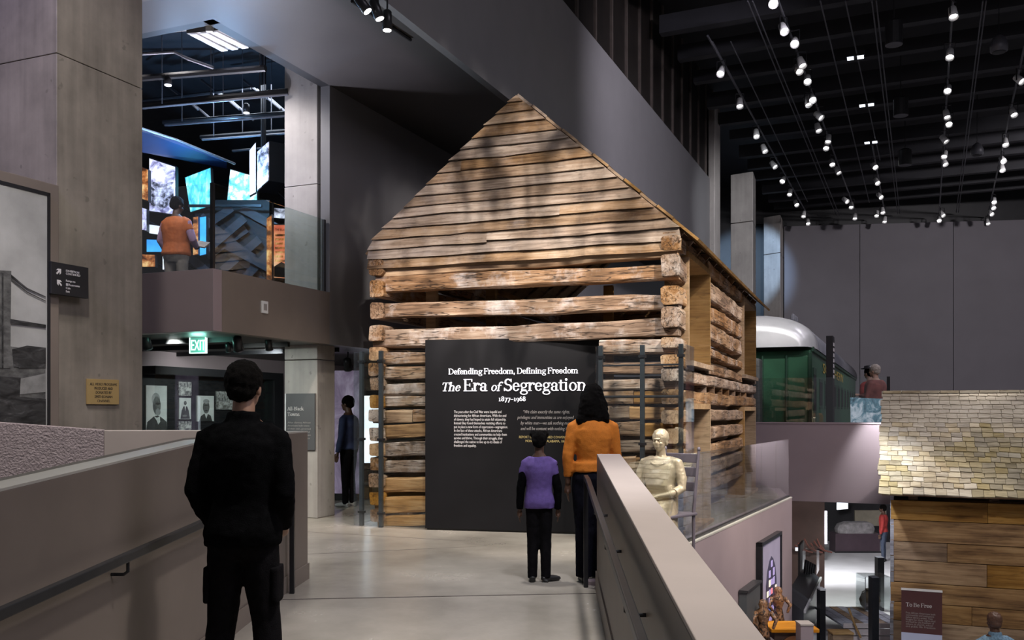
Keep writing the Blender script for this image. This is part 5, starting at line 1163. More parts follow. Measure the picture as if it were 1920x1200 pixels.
o = quadpanel('khaki_panel', [PX(1603, 986, 32), PX(1662, 986, 32), PX(1662, 957, 32), PX(1603, 957, 32)], .08, mat('khaki_paint', (.22, .20, .15), .6)); tag(o, 'khaki panel on the dark wall behind the stone slab', 'panel')
b = MB(); b.box((-.72, -.3, 0), (.72, .3, .62)); t = thing('plinth', 'dark plinth carrying the grey stone slab in the lower hall', 'plinth', PZ(1602, 1034, LOWF)); b.build('block', mat('plum_plinth', (.06, .04, .05), .4), t, bevel=.01)
b = MB(); b.box((-.74, -.33, -.0), (.74, -.29, .05)); b.build('kick', M['black'], t)
p = PZ(1602, 1034, LOWF); b = MB(); b.loft([(0, 0, .62, .6, .28), (0, 0, .75, .62, .28), (.02, 0, .9, .56, .26), (.05, 0, .97, .4, .2)], 20, 4); o = b.build('stone_slab', mat('rough_stone', (.22, .21, .21), .8, .3, 9, .5), smooth=False, loc=p); tag(o, 'grey rounded stone slab lying on the dark plinth', 'stone')
# black posts, vitrine and pot
for px, y0, Y, w, lab in ((1638, 1082, 17.6, .13, 'tall black post in front of the plank cabin, the nearer one'), (1649, 1045, 21.5, .15, 'black post behind the clay pot, the farther one')):
    p = PX(px, y0, Y); t = thing('black_post', lab, 'post', (p.x, p.y, LOWF)); b = MB(); b.box((-w/2, -.1, 0), (w/2, .1, p.z-LOWF)); b.build('slab', M['blackm'], t, bevel=.006); b = MB(); b.box((-w/2-.005, -.11, p.z-LOWF), (w/2+.005, .11, p.z-LOWF+.01)); b.build('top', M['track'], t)
PLZ = -2.75
p = PX(1612, 1160, 19.0); wp_ = thing('plank_platform', 'low display platform of old grey-brown planks with pale front boards', 'platform', (p.x, 19.3, LOWF))
for i in range(1, 9):
    x0 = -.68+i*.16; b = MB(); b.box((x0, -.85, PLZ-LOWF-.04), (x0+.152, .95, PLZ-LOWF+SR.uniform(-.006, .006))); b.build('plank', M['plankb'] if i % 3 else M['board'], wp_, center=True)
for i, (z0, z1) in enumerate(((.02, .15), (.17, .29), (.31, .40))):
    b = MB(); b.box((-.54, -.9, z0), (.5, -.86, z1)); b.build('front_board', mat('pale_pink_board', (.5, .43, .42), .5), wp_, center=True)
pt = thing('clay_pot', 'round brown clay pot in the glass vitrine beside the black posts', 'pot', (PX(1631, 770, 20).x, 20.0, PLZ))
b = MB(); b.lathe([(.10, 0), (.19, .08), (.22, .2), (.18, .31), (.09, .37), (.085, .41), (.10, .43), (.08, .43), (.07, .38)], 20); b.build('body', mat('brown_clay', (.09, .065, .04), .6, .3, 6), pt, smooth=True)
b = MB(); b.tube([(-.09, 0, .40), (-.16, 0, .37), (-.17, 0, .30)], .015, 8); b.build('handle', mat('brown_clay', (.09, .065, .04)), pt, smooth=True)
vt = thing('vitrine', 'clear glass vitrine around the brown clay pot', 'display case', (PX(1637, 770, 20).x, 20.0, PLZ))
for a, c_ in (((-.27, -.27, 0), (.27, -.255, .72)), ((-.27, .255, 0), (.27, .27, .72)), ((-.27, -.25, 0), (-.255, .25, .72)), ((.255, -.25, 0), (.27, .25, .72)), ((-.27, -.27, .72), (.27, .27, .735))):
    b = MB(); b.box(a, c_); b.build('pane', M['glass'], vt, center=True)
for x in (-.275, .265):
    b = MB(); b.box((x, -.28, 0), (x+.012, -.268, .735)); b.build('edge', M['track'], vt)
b = MB(); b.tube([PX(1591, 1140, 18.2), PX(1603, 1172, 18.15), PX(1614, 1196, 18.1)], .022, 8); o = b.build('wooden_staff', M['new'], center=True); tag(o, 'thin wooden staff leaning against the pale front boards', 'staff')
t = thing('wooden_chest', 'small brown wooden chest at the foot of the leaning staff', 'chest', PX(1575, 1215, 17.4)); b = MB(); b.box((-.18, -.15, 0), (.2, .15, .28)); b.build('body', M['plank'], t, bevel=.01); b = MB(); b.box((-.19, -.16, .28), (.21, .16, .32)); b.build('lid', M['plank'], t, bevel=.008)
# desk case with glass along the brown wall
a = PX(1487, 770, 19.4); dcs = thing('desk_case', 'dark sloping desk case with a glass cover below the brown wall', 'display case', (a.x, a.y, LOWF), -TB)
b = MB(); b.add([(0, -1.5, 0), (.35, -1.5, 0), (.35, 2.4, 0), (0, 2.4, 0), (0, -1.5, 1.0), (.35, -1.5, .75), (.35, 2.4, .75), (0, 2.4, 1.0)], [(3, 2, 1, 0), (4, 5, 6, 7), (0, 1, 5, 4), (1, 2, 6, 5), (2, 3, 7, 6), (3, 0, 4, 7)]); b.build('base', mat('case_slate', (.05, .055, .065), .3, .2, 3, spec=.6), dcs)
b = MB(); b.box((.04, 1.6, .95), (.34, 2.3, 1.5)); b.build('cover', M['glass'], dcs)
b = MB(); b.box((-.05, 1.5, .9), (0, 2.4, 1.6)); b.build('back_panel', M['printd'], dcs)
for i in range(5):
    b = MB(); b.tube([(.07+.04*i, 1.7+.1*i, .9), (.10+.04*i, 1.75+.1*i, 1.25-.04*i)], .03, 8); b.build('exhibit', M['steel'], dcs)
b = MB(); b.box((.35, -1.5, .72), (.39, 2.4, .78)); b.build('edge', M['white'], dcs)
t = thing('dark_pillar', 'dark free-standing display pillar right of the desk case', 'pillar', (*PX(1540, 0, 18.0)[:2], LOWF)); b = MB(); b.box((-.05, -.1, 0), (.05, .12, 1.15)); b.build('shaft', M['blackm'], t); b = MB(); b.box((-.055, -.11, 1.15), (.055, .13, 1.18)); b.build('top', M['white'], t)
# tall cabinet with an orange wood top
a, c_ = PX(1441, 1179, 12.95), PX(1522, 1179, 12.95); TZ_ = a.z; cabn = thing('wooden_cabinet', 'tall brown wooden cabinet with a orange top beside the stained glass', 'cabinet', (a.x+.06, a.y, LOWF))
w = c_.x-a.x; b = MB(); b.box((-.03, -.03, TZ_-LOWF-.05), (w+.04, .50, TZ_-LOWF)); b.build('top', wood('orange_top', (.25, .09, .02), (.50, .22, .06), (.65, .35, .12), rand=.05, bump=.1), cabn, bevel=.008)
b = MB(); b.box((.03, .03, 0), (w-.03, .46, TZ_-LOWF-.05)); b.build('body', wood('dark_oak', (.03, .012, .008), (.07, .03, .018), (.12, .055, .03), rand=.05, bump=.1), cabn)
R_m = Matrix.Translation((w/2, .03, TZ_-LOWF-.3)) @ Matrix.Rotation(PI/2, 4, 'X'); b = MB(); b.lathe([(.12, 0), (.2, .01), (.2, .02), (.12, .02)], 20, R_m); b.build('round_boss', mat('boss_wood', (.16, .06, .02), .5), cabn)
t = thing('grey_pedestal', 'grey pedestal standing against the right front of the wooden cabinet', 'pedestal', (PX(1509, 0, 12.4).x, 12.4, LOWF)); b = MB(); b.box((-.085, -.1, 0), (.085, .12, 1.5-400/1750*12.4-LOWF)); b.build('shaft', M['mauve'], t, bevel=.006); zt = 1.5-400/1750*12.4-LOWF; b = MB(); b.box((-.09, -.11, zt), (.09, .13, zt+.02)); b.build('top', M['cap'], t)
# carved figures
M['carve'] = imagemat('carved_wood', [(.42, (.02, .015, .012)), (.5, (.22, .10, .045)), (.6, (.30, .15, .07)), (.68, (.55, .45, .36))], 14, dist=1.5)
for px, yb, yt, Y, lab in ((1431, 1192, 1124, 12.6, 'carved wooden figure with dark spots left of the orange topped cabinet'), (1459, 1160, 1100, 13.72, 'carved wooden figure in front of the right edge of the stained glass')):
    zb, zt = PX(px, yb, Y).z, PX(px, yt, Y).z; h = zt-zb; t = thing('carved_figure', lab, 'sculpture', (PX(px, 0, Y).x, Y, zb))
    b = MB(); b.lathe([(.10, -.05), (.08, .1*h), (.06, .35*h), (.09, .55*h), (.10, .68*h), (.05, .76*h), (.065, .86*h), (.05, .97*h), (.02, h)], 12); b.build('body', M['carve'], t, smooth=True)
    for s in (-1, 1):
        b = MB(); b.tube([(s*.09, -.02, .66*h), (s*.16, -.06, .45*h), (s*.10, -.12, .25*h)], [.035, .03, .02], 8); b.build('arm', M['carve'], t, smooth=True)
    b = MB(); b.box((-.14, -.14, LOWF-zb), (.14, .14, -.05)); b.build('plinth', M['taupe_dark'], t)
    b = MB(); b.tube([(.16, -.2, -.1), (-.1, -.12, -.02)], .03, 8); b.build('base_branch', M['carve'], t)
# stained-glass picture and the dark panel on the landing wall
def onwall(px, py):
    m = (px-960)/FL; Y = (2.054-.503*10.42)/(m-.503); return PX(px, py, Y)
def wq(nm, label, cat, px0, px1, yt0, yt1, zb, off=.012):
    A, B_ = onwall(px0, yt0), onwall(px1, yt1); L = ((B_-A)*Vector((1, 1, 0))).length; ang = math.atan2(dcu.y, dcu.x)
    z = (A.z+B_.z)/2; o = A-ncu*off; t = thing(nm, label, cat, (o.x, o.y, zb), ang); return t, L, z-zb
sg_, L, Hh = wq('stained_glass_picture', 'tall framed stained glass lancet on the mauve wall below the landing', 'picture', 1419, 1455, 1022, 1003, -2.95)
b = MB(); b.box((0, -.05, 0), (L, 0, Hh)); b.build('board', mat('lilac_board', (.30, .27, .36), .5, .1, 2, emit=.06, ecol=(.4, .36, .55)), sg_)
for bb, nm in (((-.06, -.07, 0), (0, .01, Hh+.04)), ((L, -.07, 0), (L+.05, .01, Hh+.04)), ((-.06, -.07, Hh), (L+.05, .01, Hh+.05))) and []: pass
for a, c_ in (((-.07, -.075, 0), (0, .01, Hh+.05)), ((L, -.075, 0), (L+.04, .01, Hh+.05)), ((-.07, -.075, Hh), (L+.04, .01, Hh+.05))):
    b = MB(); b.box(a, c_); b.build('frame', M['blackm'], sg_)
cx_, wv = L*.5, L*.27
cols = [mat('glass_'+n, c, .3, .1, emit=.45, ecol=c) for n, c in (('amber', (.8, .4, .15)), ('pale', (.75, .62, .5)), ('blue', (.05, .16, .55)), ('rose', (.65, .18, .22)), ('violet', (.3, .24, .45)))]
def fp(nm, pts, m, y=-.055):
    b = MB(); n = len(pts); b.add([(p[0], y, p[1]) for p in pts]+[(p[0], y-.006, p[1]) for p in pts], [tuple(range(n)), tuple(range(2*n-1, n-1, -1))]+[((i+1) % n, i, n+i, n+(i+1) % n) for i in range(n)]); b.build(nm, m, sg_)
lan = [(cx_-wv, .12), (cx_+wv, .12), (cx_+wv, Hh-.62), (cx_+wv*.75, Hh-.42), (cx_+wv*.35, Hh-.29), (cx_, Hh-.24), (cx_-wv*.35, Hh-.29), (cx_-wv*.75, Hh-.42), (cx_-wv, Hh-.62)]
fp('lead_ground', lan, mat('lead_ground', (.06, .055, .10), .5), -.051)
GR = random.Random(2)
for r in range(17):
    z = .16+r*.135
    for c in range(5):
        x = cx_-wv+(c+.5)*2*wv/5
        if z > Hh-.66 and c in (0, 4): continue
        if z > Hh-.46 and c in (1, 3): continue
        if z > Hh-.33: continue
        if GR.random() < .12: continue
        m = cols[GR.choice((1, 0, 1, 4))] if c in (0, 4) else cols[GR.choice((2, 3, 4, 4, 2))] if c == 2 else cols[GR.choice((4, 4, 2, 1))]
        a, h_ = wv/5*.72, .055*GR.uniform(.7, 1.05); fp('glass_piece', [(x-a, z-h_), (x+a, z-h_), (x+a*.9, z+h_), (x-a*.9, z+h_)], m, -.058)
dk, L, Hh = wq('dark_panel', 'dark grey exhibit panel left of the stained glass picture', 'panel', 1384, 1410, 1108, 1093, -3.0)
b = MB(); b.box((0, -.1, 0), (L, 0, Hh)); b.build('board', mat('sign_slate2', (.07, .075, .08), .45, .1, 2), dk); b = MB(); b.box((-.02, -.12, Hh), (L+.02, .0, Hh+.03)); b.build('top_edge', M['steel'], dk)
# lamps of the lower hall and one added fill
lamp('SPOT', (8.6, 25.5, -.45), (8.8, 27, -3.2), 420, (.95, .95, 1), .25, 130, .8)
lamp('SPOT', (8.0, 21.6, -.4), (8.3, 22.5, -3.2), 160, (.95, 1, .97), .25, 120, .8)
lamp('SPOT', (7.2, 14.0, 5.5), (5.2, 13.0, -1.6), 380, (1, .93, .85), .15, 40, .7)
lamp('SPOT', (8.6, 14.8, 4.5), (7.2, 18.8, -2.7), 320, (1, .95, .93), .15, 40, .7)
lamp('SPOT', (7.4, 21.0, -.5), (7.6, 24.2, -1.6), 60, (1, .85, .8), .15, 80, .7)  # added fill that brightens the dark brown wall
lamp('SPOT', (7.2, 17.5, 2.0), (6.6, 20.2, -2.4), 140, (.9, .95, 1), .1, 40, .7)
# ------------------------------------------------------------------ people
def blob(mb, name, m, parent, voxel=.012, it=4, amp=0., fr=9., seed=0):
    me = mb.mesh('blob'); o = bpy.data.objects.new('blob', me); TMP.collection.objects.link(o)
    r = o.modifiers.new('r', 'REMESH'); r.mode = 'VOXEL'; r.voxel_size = voxel; r.use_smooth_shade = True
    s = o.modifiers.new('s', 'SMOOTH'); s.factor = .5; s.iterations = it
    nm = evald(o)
    bpy.data.objects.remove(o); bpy.data.meshes.remove(me); nm.name = name
    if amp:
        for v in nm.vertices:
            c = v.co; k = mnoise.noise((c.x*fr+seed, c.y*fr, c.z*fr*.8))*amp+mnoise.noise((c.x*fr*2.3+seed, c.y*fr*2.3, c.z*fr*2.9))*amp*.5
            v.co = c+v.normal*k
    nm.materials.clear(); nm.materials.append(m); nm.polygons.foreach_set('use_smooth', [True]*len(nm.polygons))
    o = bpy.data.objects.new(name, nm); C.objects.link(o); o.parent = parent; return o
def hand(mb, w, d, side, s=1.0, curl=.35):
    """palm and five fingers hanging from wrist w along d; side +1 = right hand"""
    w = Vector(w); d = Vector(d).normalized(); f = Vector((0, 1, 0)); f = (f-d*f.dot(d)).normalized(); n = d.cross(f)*side   # f towards thumb side, n back of hand
    mb.tube([w-d*.03*s, w, w+d*.05*s, w+d*.085*s], [.026*s, .025*s, .034*s, .032*s], 10, sq=.55)
    for k, (o, L) in enumerate(((.030, .070), (.010, .080), (-.010, .074), (-.028, .058))):
        a = w+d*.08*s+f*o*s; q = [a-d*.02*s]; dd = d.copy(); r = .0088*s
        for j in range(3):
            a = a+dd*L*s/3*1.15; q.append(a.copy()); dd = (dd-n*curl*.6).normalized()
        mb.tube(q, [r*1.1, r, r*.92, r*.75], 8)
    a = w+d*.022*s+f*.026*s; mb.tube([a-f*.012*s, a+(d*.03+f*.022)*s, a+(d*.06+f*.03-n*.008)*s, a+(d*.078+f*.028-n*.016)*s], [.013*s, .012*s, .0105*s, .008*s], 8)
def head(mb, c, s=1.0, yaw=0., pitch=0.):
    R = Matrix.Rotation(yaw, 3, 'Z') @ Matrix.Rotation(pitch, 3, 'X'); c = Vector(c)
    def P(x, y, z): return c+R @ Vector((x*s, y*s, z*s))
    mb.ball(P(0, -.01, .025), (.075*s, .094*s, .092*s), 16, 10, R); mb.ball(P(0, .022, -.035), (.060*s, .066*s, .078*s), 14, 8, R)
    mb.ball(P(0, .052, -.088), (.030*s, .028*s, .024*s), 10, 6, R)
    mb.ball(P(0, .094, -.022), (.013*s, .018*s, .022*s), 10, 6, R); mb.ball(P(0, .083, .018), (.045*s, .014*s, .012*s), 10, 6, R)
    mb.ball(P(0, .080, -.060), (.026*s, .010*s, .007*s), 10, 6, R); mb.ball(P(0, .079, -.071), (.022*s, .010*s, .007*s), 10, 6, R)
    for q in (-1, 1):
        mb.ball(P(q*.074, -.005, -.012), (.012*s, .022*s, .033*s), 10, 6, R); mb.ball(P(q*.038, .066, -.03), (.02*s, .016*s, .018*s), 10, 6, R)
    return P
def skinmat(n, c): return mat(n, c, .5, .06, 9)
def person(label, loc, rz, H, skin, top, bot, shoe, hair, hairm, sw=.185, hw=.165, dep=.112, arms=None, sleeve=1.0, hem=.90, sleevem=None, stance=.105, legr=(.088, .062, .05), collar=False, yaw=0., pitch=0., vox=.012, group=None, topamp=.005, flare=0., toes=(0, 0), hands=True, eyes=False, loosetop=.0, longsl=False, seed=1, waist=0.):
    k = H/1.75; t = thing('person', label, 'person', loc, rz, group)
    A = arms or {-1: ((-.245, -.02, 1.12), (-.26, .03, .87)), 1: ((.245, -.02, 1.12), (.26, .03, .87))}
    S_ = lambda p: Vector(p)*k
    tor = lambda e, z0, z1: [(0, y*k, z*k, (rx+e)*k, (ry+e)*k) for z, rx, ry, y in ((.80, hw-.03, dep-.02, 0), (.86, hw, dep, -.005), (.93, hw+.008, dep+.008, -.012), (1.02, hw-.012, dep-.004, -.002), (1.08, hw-.02-waist, dep-.012-waist*.5, 0), (1.18, sw-.028-waist*.5, dep-.002, -.004), (1.28, sw-.014, dep+.008, -.008), (1.36, sw-.018, dep+.002, -.010), (1.42, sw-.052, dep-.02, -.008), (1.46, sw*.55, dep*.62, -.004), (1.49, .066, .064, 0)) if z0 <= z <= z1]
    body = MB(); body.loft(tor(0, .8, 1.5), 20, 2.3)
    body.tube([S_((0, -.012, 1.44)), S_((0, -.004, 1.52)), S_((0, .012, 1.58))], [.064*k, .056*k, .054*k], 12)
    P = head(body, S_((0, .018, 1.635)), k, yaw, pitch)
    for s in (-1, 1):
        e, w = A[s]; sh = S_((s*(sw-.007), -.01, 1.385))
        body.tube([S_((s*(sw-.06), -.01, 1.41)), sh, sh.lerp(S_(e), .5), S_(e), S_(e).lerp(S_(w), .4), S_(w)], [.05*k, .052*k, .045*k, .038*k, .036*k, .026*k], 10)
        if hands: hand(body, S_(w), S_(w)-S_(e), s, k)
        hx = s*(hw-.078); fx = s*stance
        body.tube([S_((hx, -.005, .90)), S_(((hx+fx)/2, .005, .49)), S_((fx, -.02, .10))], [.08*k, .055*k, .04*k], 10)
    blob(body, 'body', skin, t, .008 if H > 1 else .006, 3)
    tp = MB(); tp.loft([r for r in tor(.014+loosetop, hem-.03, 1.47)], 22, 2.3)
    z0 = hem*k; ra = hw+.014+loosetop+flare
    tp.loft([(0, -.008*k, z0, ra*k, (dep+.018+loosetop)*k), (0, -.006*k, z0+.09*k, (hw+.010+loosetop)*k, (dep+.012+loosetop)*k)], 22, 2.3)
    sl = MB() if sleevem else tp
    for s in (-1, 1):
        e, w = A[s]; sh = S_((s*(sw-.006), -.01, 1.385)); e, w = S_(e), S_(w); cu = e.lerp(w, min(1, sleeve)) if sleeve > 0 else sh.lerp(e, .55)
        tp.tube([S_((s*(sw-.075), -.01, 1.42)), sh, sh.lerp(e, .5)], [.056*k, .062*k, (.061)*k], 12)
        if sleeve > 0: sl.tube([sh, sh.lerp(e, .5), e, e.lerp(cu, .5), cu], [.062*k, .059*k, .053*k, .050*k, .043*k], 12)
    if collar: tp.tube([S_((0, -.014, 1.44)), S_((0, -.008, 1.515))], [.085*k, .078*k], 18)
    blob(tp, 'top', top, t, vox, 3, topamp*k, 11, seed)
    if sleevem: blob(sl, 'sleeves', sleevem, t, vox, 3, topamp*k, 11, seed+5)
    bt = MB(); bt.loft(tor(.008, .80, 1.03), 20, 2.3)
    for s in (-1, 1):
        hx = s*(hw-.080); fx = s*stance
        bt.tube([S_((hx, -.008, .93)), S_((hx, -.008, .80)), S_(((hx+fx)/2, .004, .49)), S_((fx, -.012, .27)), S_((fx, -.012, .045))], [(legr[0])*k, (legr[0]+.004)*k, legr[1]*k, (legr[1]+legr[2])/2*k, legr[2]*k], 14)
    blob(bt, 'trousers', bot, t, vox, 3, .004*k, 13, seed+2)
    for i, s in enumerate((-1, 1)):
        sb = MB(); a = toes[i]; d = Vector((math.sin(a), math.cos(a), 0)); o = S_((s*stance, -.02, 0))
        sb.tube([o-d*.055*k+S_((0, 0, .042)), o+S_((0, 0, .045)), o+d*.10*k+S_((0, 0, .036)), o+d*.19*k+S_((0, 0, .028))], [.034*k, .043*k, .045*k, .030*k], 12, sq=.85)
        sb.box(tuple(o+S_((-.03, -.06, 0))), tuple(o+S_((.03, .0, .02)))); blob(sb, 'shoe', shoe, t, .009, 2)
    hb_ = MB()
    if hair in ('short', 'long', 'braids', 'bald'):
        g = .010 if hair == 'bald' else .016
        hb_.ball(P(0, -.018, .040), ((.076+g)*k, (.090+g)*k, (.082+g)*k), 18, 12); hb_.ball(P(0, -.048, -.012), ((.064+g*.6)*k, (.056+g)*k, .064*k), 16, 8)
    if hair == 'long':
        hb_.loft([(0, (-.05)*k, 1.405*k, .135*k, .045*k), (0, -.055*k, 1.45*k, .152*k, .062*k), (0, -.045*k, 1.53*k, .140*k, .088*k), (0, -.02*k, 1.61*k, .120*k, .105*k), (0, -.01*k, 1.67*k, .105*k, .10*k), (0, -.008*k, 1.725*k, .075*k, .075*k)], 22, 2.2)
    if hair == 'braids':
        for s in (-1, 1): hb_.ball(P(s*.066, -.02, .088), (.050*k, .050*k, .046*k), 12, 8)
        for s in range(-3, 4): hb_.tube([P(s*.020, -.085, -.05), P(s*.028, -.112, .0), P(s*.026, -.095, .07), P(s*.018, -.03, .118)], .009*k, 6)
    if hb_.v: blob(hb_, 'hair', hairm, t, .009, 2, (.017 if hair == 'long' else .007)*k, 17 if hair == 'long' else 40, seed)
    if eyes:
        for q in (-1, 1):
            eb = MB(); eb.ball(P(q*.030, .074, -.004), .011*k, 8, 6); eb.build('eye', M['white'], t)
    return t, P
SK = skinmat('skin_tan', (.32, .18, .12)); SKD = skinmat('skin_brown', (.085, .042, .026)); SKP = skinmat('skin_fair', (.42, .26, .19))
BLK = mat('black_fleece', (.0035, .0035, .004), .95, .3, 30, .3, spec=.03); BLKT = mat('black_trousers', (.006, .0055, .0065), .9, .3, 30, .3, spec=.05); HAIRB = mat('black_hair', (.005, .004, .0035), .75, .5, 60, .8, spec=.08)
SHOE = mat('black_shoe', (.012, .011, .011), .45, .2, 10)
NAV = mat('navy_trousers', (.006, .006, .010), .9, .3, 30, .2, spec=.05)
# the man in black on the ramp
tman, P = person('man in black fleece and black cargo trousers standing on the ramp, seen from behind', (PX(457, 0, 4.95).x, 4.95, rampz(4.95)), .0, 1.885, SK, BLK, BLKT, SHOE, 'short', HAIRB, sw=.178, hw=.160, dep=.120,
  arms={-1: ((-.218, -.07, 1.13), (-.165, .10, .92)), 1: ((.214, -.05, 1.12), (.155, .15, .94))}, hem=.86, collar=True, stance=.135, legr=(.092, .072, .066), yaw=-.12, loosetop=.008, toes=(-.2, .2), topamp=.008, vox=.014, seed=3)
for s in (-1, 1):
    b = MB(); b.loft([(s*.178, 0, .58*1.077, .022, .08), (s*.174, 0, .76*1.077, .026, .085)], 16, 4); blob(b, 'cargo_pocket', BLKT, tman, .012, 2, .003)
b = MB(); b.box((-.22, -.165, .955), (.22, -.15, .985)); 
# girl in the purple top
PUR = mat('purple_jersey', (.115, .075, .24), .8, .12, 30, .2, spec=.15)
gx_ = PX(1011, 0, 8.2)
tg, P = person('girl in a purple top over black sleeves with braided hair, reading the title panel', (gx_.x, 8.2, 0), -.05, 1.315, SKD, PUR, BLKT, SHOE, 'braids', HAIRB, sw=.160, hw=.148, dep=.105, arms={-1: ((-.214, -.02, 1.10), (-.228, .02, .84)), 1: ((.212, -.02, 1.10), (.218, .02, .84))}, hem=.86, sleevem=BLK, stance=.078, legr=(.088, .070, .058), loosetop=.012, toes=(-.1, 1.0), topamp=.007, seed=9, flare=.008)
for s in (-1, 1):
    b = MB(); b.ball(P(s*.05, -.005, .085), (.022, .022, .010)); blob(b, 'hair_tie', mat('rose_hair_tie', (.25, .06, .08), .7), tg, .006, 1)
# woman in orange
ORG = mat('orange_cotton', (.56, .175, .022), .75, .1, 25, .25, spec=.2)
wx_ = PX(1111, 0, 8.2)
tw, P = person('woman in an orange top with shoulder length black hair behind the right parapet', (wx_.x, 8.2, 0), .02, 1.715, SKD, ORG, NAV, SHOE, 'long', HAIRB, sw=.174, hw=.165, dep=.12, arms={-1: ((-.222, -.03, 1.13), (-.222, .0, .875)), 1: ((.215, .02, 1.12), (.15, .19, 1.02))}, sleeve=.75, hem=.985, stance=.075, legr=(.100, .078, .080), loosetop=.004, flare=.004, topamp=.006, waist=.022, seed=14, toes=(-.1, .1))
# visitor in the orange vest in the upper gallery
LILAC = mat('lilac_shirt', (.40, .25, .36), .8, .08, 20); KHAKI = mat('khaki_trousers', (.24, .21, .18), .8, .1, 20); VEST = mat('orange_vest', (.52, .13, .03), .75, .1, 20, .2)
vp = PX(331, 0, 13.76)
tv, P = person('man in an orange vest over a lilac shirt in the upper gallery', (vp.x, 13.76, GZ), -.35, 1.78, SKD, VEST, KHAKI, SHOE, 'short', HAIRB, sw=.20, hw=.185, dep=.13, arms={-1: ((-.275, -.02, 1.14), (-.23, .12, .93)), 1: ((.27, .02, 1.13), (.14, .25, 1.08))}, sleeve=1.0, hem=.90, sleevem=LILAC, loosetop=.016, yaw=-.25, pitch=-.25, seed=21)
b = MB(); b.box((-.11, -.07, -.012), (.11, .07, .012)); tab = b.build('booklet', mat('tan_booklet', (.30, .21, .14), .6, .2, 8), bevel=.003, loc=Vector((vp.x+.30, 13.76+.22, GZ+1.13))); tab.rotation_euler = (.7, .2, -.4); tag(tab, 'small tan booklet held by the man in the orange vest', 'booklet')
# visitors on the railway platform
RED = mat('red_jacket', (.34, .035, .03), .8, .2, 12); DEN = mat('blue_denim', (.05, .065, .10), .85, .15, 20); GRH = mat('grey_hair', (.33, .29, .25), .7, .2, 30); MARN = mat('dusty_red_coat', (.20, .06, .05), .85, .25, 8)
q = PX(1641, 0, 19.9)
t1, P = person('grey haired person in a dusty red jacket on the railway platform', (q.x, 19.9, .55), .75, 1.92, SKP, MARN, DEN, SHOE, 'short', GRH, sw=.205, hw=.19, dep=.14, hem=.88, loosetop=.03, vox=.02, seed=31, arms={-1: ((-.26, .04, 1.12), (-.12, .24, 1.16)), 1: ((.26, .0, 1.12), (.24, .12, .9))})
q = PX(1630, 0, 20.6)
t2, P = person('person in a red jacket and dark flat hat behind the grey haired visitor', (q.x, 20.6, .55), .5, 1.90, SKP, RED, DEN, SHOE, 'short', HAIRB, sw=.2, hw=.18, hem=.88, loosetop=.02, vox=.02, seed=37)
b = MB(); c0 = P(0, 0, .085); b.lathe([(.16, .0), (.165, .012), (.10, .03), (.09, .07), (.03, .085)], 18, Matrix.Translation(c0)); b.build('hat', M['blackm'], t2, smooth=True)
# man with a backpack on the lower floor
CHK = mat('blue_check_shirt', (.13, .22, .30), .8, .4, 40); q = PX(1865, 0, 12.6)
t3, P = person('man in a blue checked shirt with a dark backpack before the plank cabin', (q.x, 12.6, LOWF), .06, 1.87, SKD, CHK, DEN, SHOE, 'bald', SKD, sw=.20, hw=.175, hem=.88, loosetop=.012, collar=True, seed=41)
b = MB(); b.loft([(0, -.20, 1.0, .14, .08), (0, -.215, 1.12, .155, .095), (0, -.205, 1.30, .145, .08), (0, -.18, 1.42, .09, .05)], 20, 3.2); bp_ = blob(b, 'backpack', mat('backpack_cloth', (.03, .03, .036), .8, .2, 12), t3, .012, 2); 
b = MB(); b.box((-.06, -.315, 1.10), (.06, -.305, 1.17)); b.build('logo_patch', M['printd'], t3)
b = MB(); b.tube([(-.05, -.17, 1.43), (-.02, -.2, 1.5), (.03, -.2, 1.5), (.05, -.17, 1.43)], .012, 8); b.build('carry_loop', M['blackm'], t3)
# passers-by in the dim aisle and the lower hall
q = PX(653, 0, 14.6)
t4, P = person('passer-by in a dark blue jacket in the aisle beside the slim pillar', (q.x, 14.6, 0), 1.2, 1.72, SKD, mat('navy_jacket', (.02, .03, .08), .8, .2, 10), BLKT, mat('grey_trainer', (.3, .3, .3), .6), 'short', HAIRB, vox=.016, seed=51)
q = PX(1656, 0, 28.5)
t5, P = person('distant visitor in a red jacket beside the grey stone slab in the lower hall', (q.x, 28.5, LOWF), 1.0, 1.72, SKD, RED, DEN, SHOE, 'short', HAIRB, vox=.022, seed=57)
# ------------------------------------------------------------------ seated bronze woman
BRZ = mat('pale_bronze', (.46, .385, .27), .42, .12, 5, .15, metal=.25)
sp = PX(1239, 0, 10.05)
st = thing('seated_statue', 'pale bronze statue of a seated woman with a necklace behind the right parapet', 'statue', (sp.x, 10.05, .0), PI-.5); st.scale = (1.02,)*3
b = MB()
def seated(mb, e=0., dress=False):
    mb.loft([(0, y, z, rx+e, ry+e) for z, rx, ry, y in ((.40, .17, .15, .0), (.50, .172, .14, -.01), (.60, .140, .105, -.01), (.70, .150, .108, -.005), (.80, .160, .115, .0), (.88, .168, .105, -.005), (.95, .145, .08, -.01), (.99, .09, .06, -.01))], 20, 2.3)
seated(b); b.tube([(0, -.012, .96), (0, .0, 1.05), (0, .012, 1.1)], [.058, .05, .05], 12); P = head(b, (0, .02, 1.155), .98, -.1)
for s in (-1, 1):
    b.tube([(s*.12, -.01, .945), (s*.175, -.01, .92), (s*.225, .0, .77), (s*.235, .03, .65), (s*.14, .20, .60), (s*.04, .27, .585)], [.045, .05, .045, .038, .033, .024], 12); hand(b, (s*.04, .27, .585), (-s*.6, .5, -.05), s)
blob(b, 'body', BRZ, st, .007, 2)
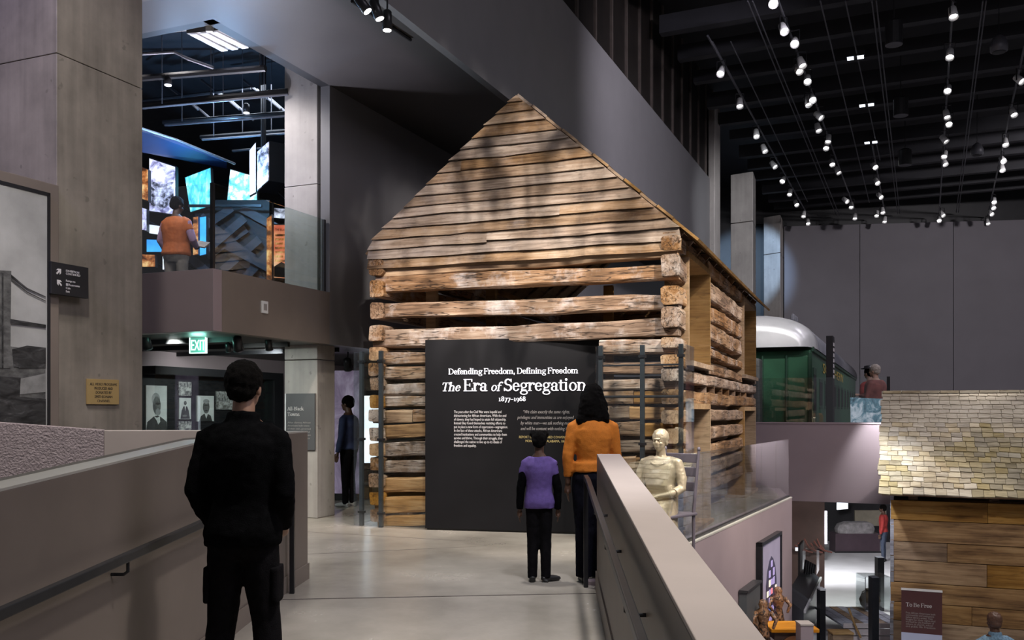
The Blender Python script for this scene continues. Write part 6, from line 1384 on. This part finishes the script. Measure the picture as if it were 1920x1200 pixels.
b = MB(); seated(b, .012)
for s in (-1, 1):
    b.tube([(s*.11, .0, .945), (s*.178, -.01, .925), (s*.228, .0, .77), (s*.238, .03, .66), (s*.19, .12, .62)], [.05, .06, .056, .05, .048], 12)
b.loft([(0, .16, .02, .24, .30), (0, .17, .2, .22, .29), (0, .16, .40, .20, .28), (0, .10, .52, .19, .22), (0, .03, .58, .16, .13)], 22, 2.6); blob(b, 'dress', BRZ, st, .01, 2, .006, 14, 4)
b = MB(); b.ball(P(0, -.016, .036), (.088, .104, .094), 16, 10); b.ball(P(0, -.10, -.02), (.05, .04, .045)); blob(b, 'hair', BRZ, st, .008, 2, .006, 30, 3)
for i in range(13):
    a = -.95+i*1.9/12; nb = MB(); nb.ball((math.sin(a)*.088, .052+math.cos(a)*.062, .955-.05*math.cos(a)), .013, 8, 6); nb.build('necklace_bead', BRZ, st, smooth=True)
for q in (-1, 1):
    nb = MB(); nb.ball(P(q*.030, .072, -.004), .011, 8, 6); nb.build('eye', BRZ, st)
# its chair
chm = mat('grey_bronze_chair', (.16, .14, .17), .45, .1, 6, metal=.3)
chx, chy = sp.x, 10.05
ch = thing('chair', 'dark grey wooden chair with a slatted back under the bronze statue', 'chair', (chx+.06, chy+.02, 0), PI-.75)
for x in (-.2, .2):
    b = MB(); b.tube([(x, -.23, 0), (x, -.23, .4), (x*1.05, -.27, .75), (x*1.08, -.31, 1.06)], [.017, .02, .018, .015], 8); b.build('leg', chm, ch); f = MB(); f.ball((x*1.08, -.31, 1.08), (.02, .02, .026)); f.build('finial', chm, ch)
    b = MB(); b.tube([(x, .22, 0), (x, .22, .38)], .02, 8); b.build('leg', chm, ch)
b = MB(); b.box((-.24, -.25, .37), (.24, .26, .40)); b.build('seat', chm, ch, bevel=.01)
for z in (.62, .78, .93):
    b = MB(); b.box((-.205, -.30-(z-.62)*.06, z), (.205, -.28-(z-.62)*.06, z+.10)); b.build('back_slat', chm, ch, bevel=.006)
bpy.data.scenes.remove(TMP)
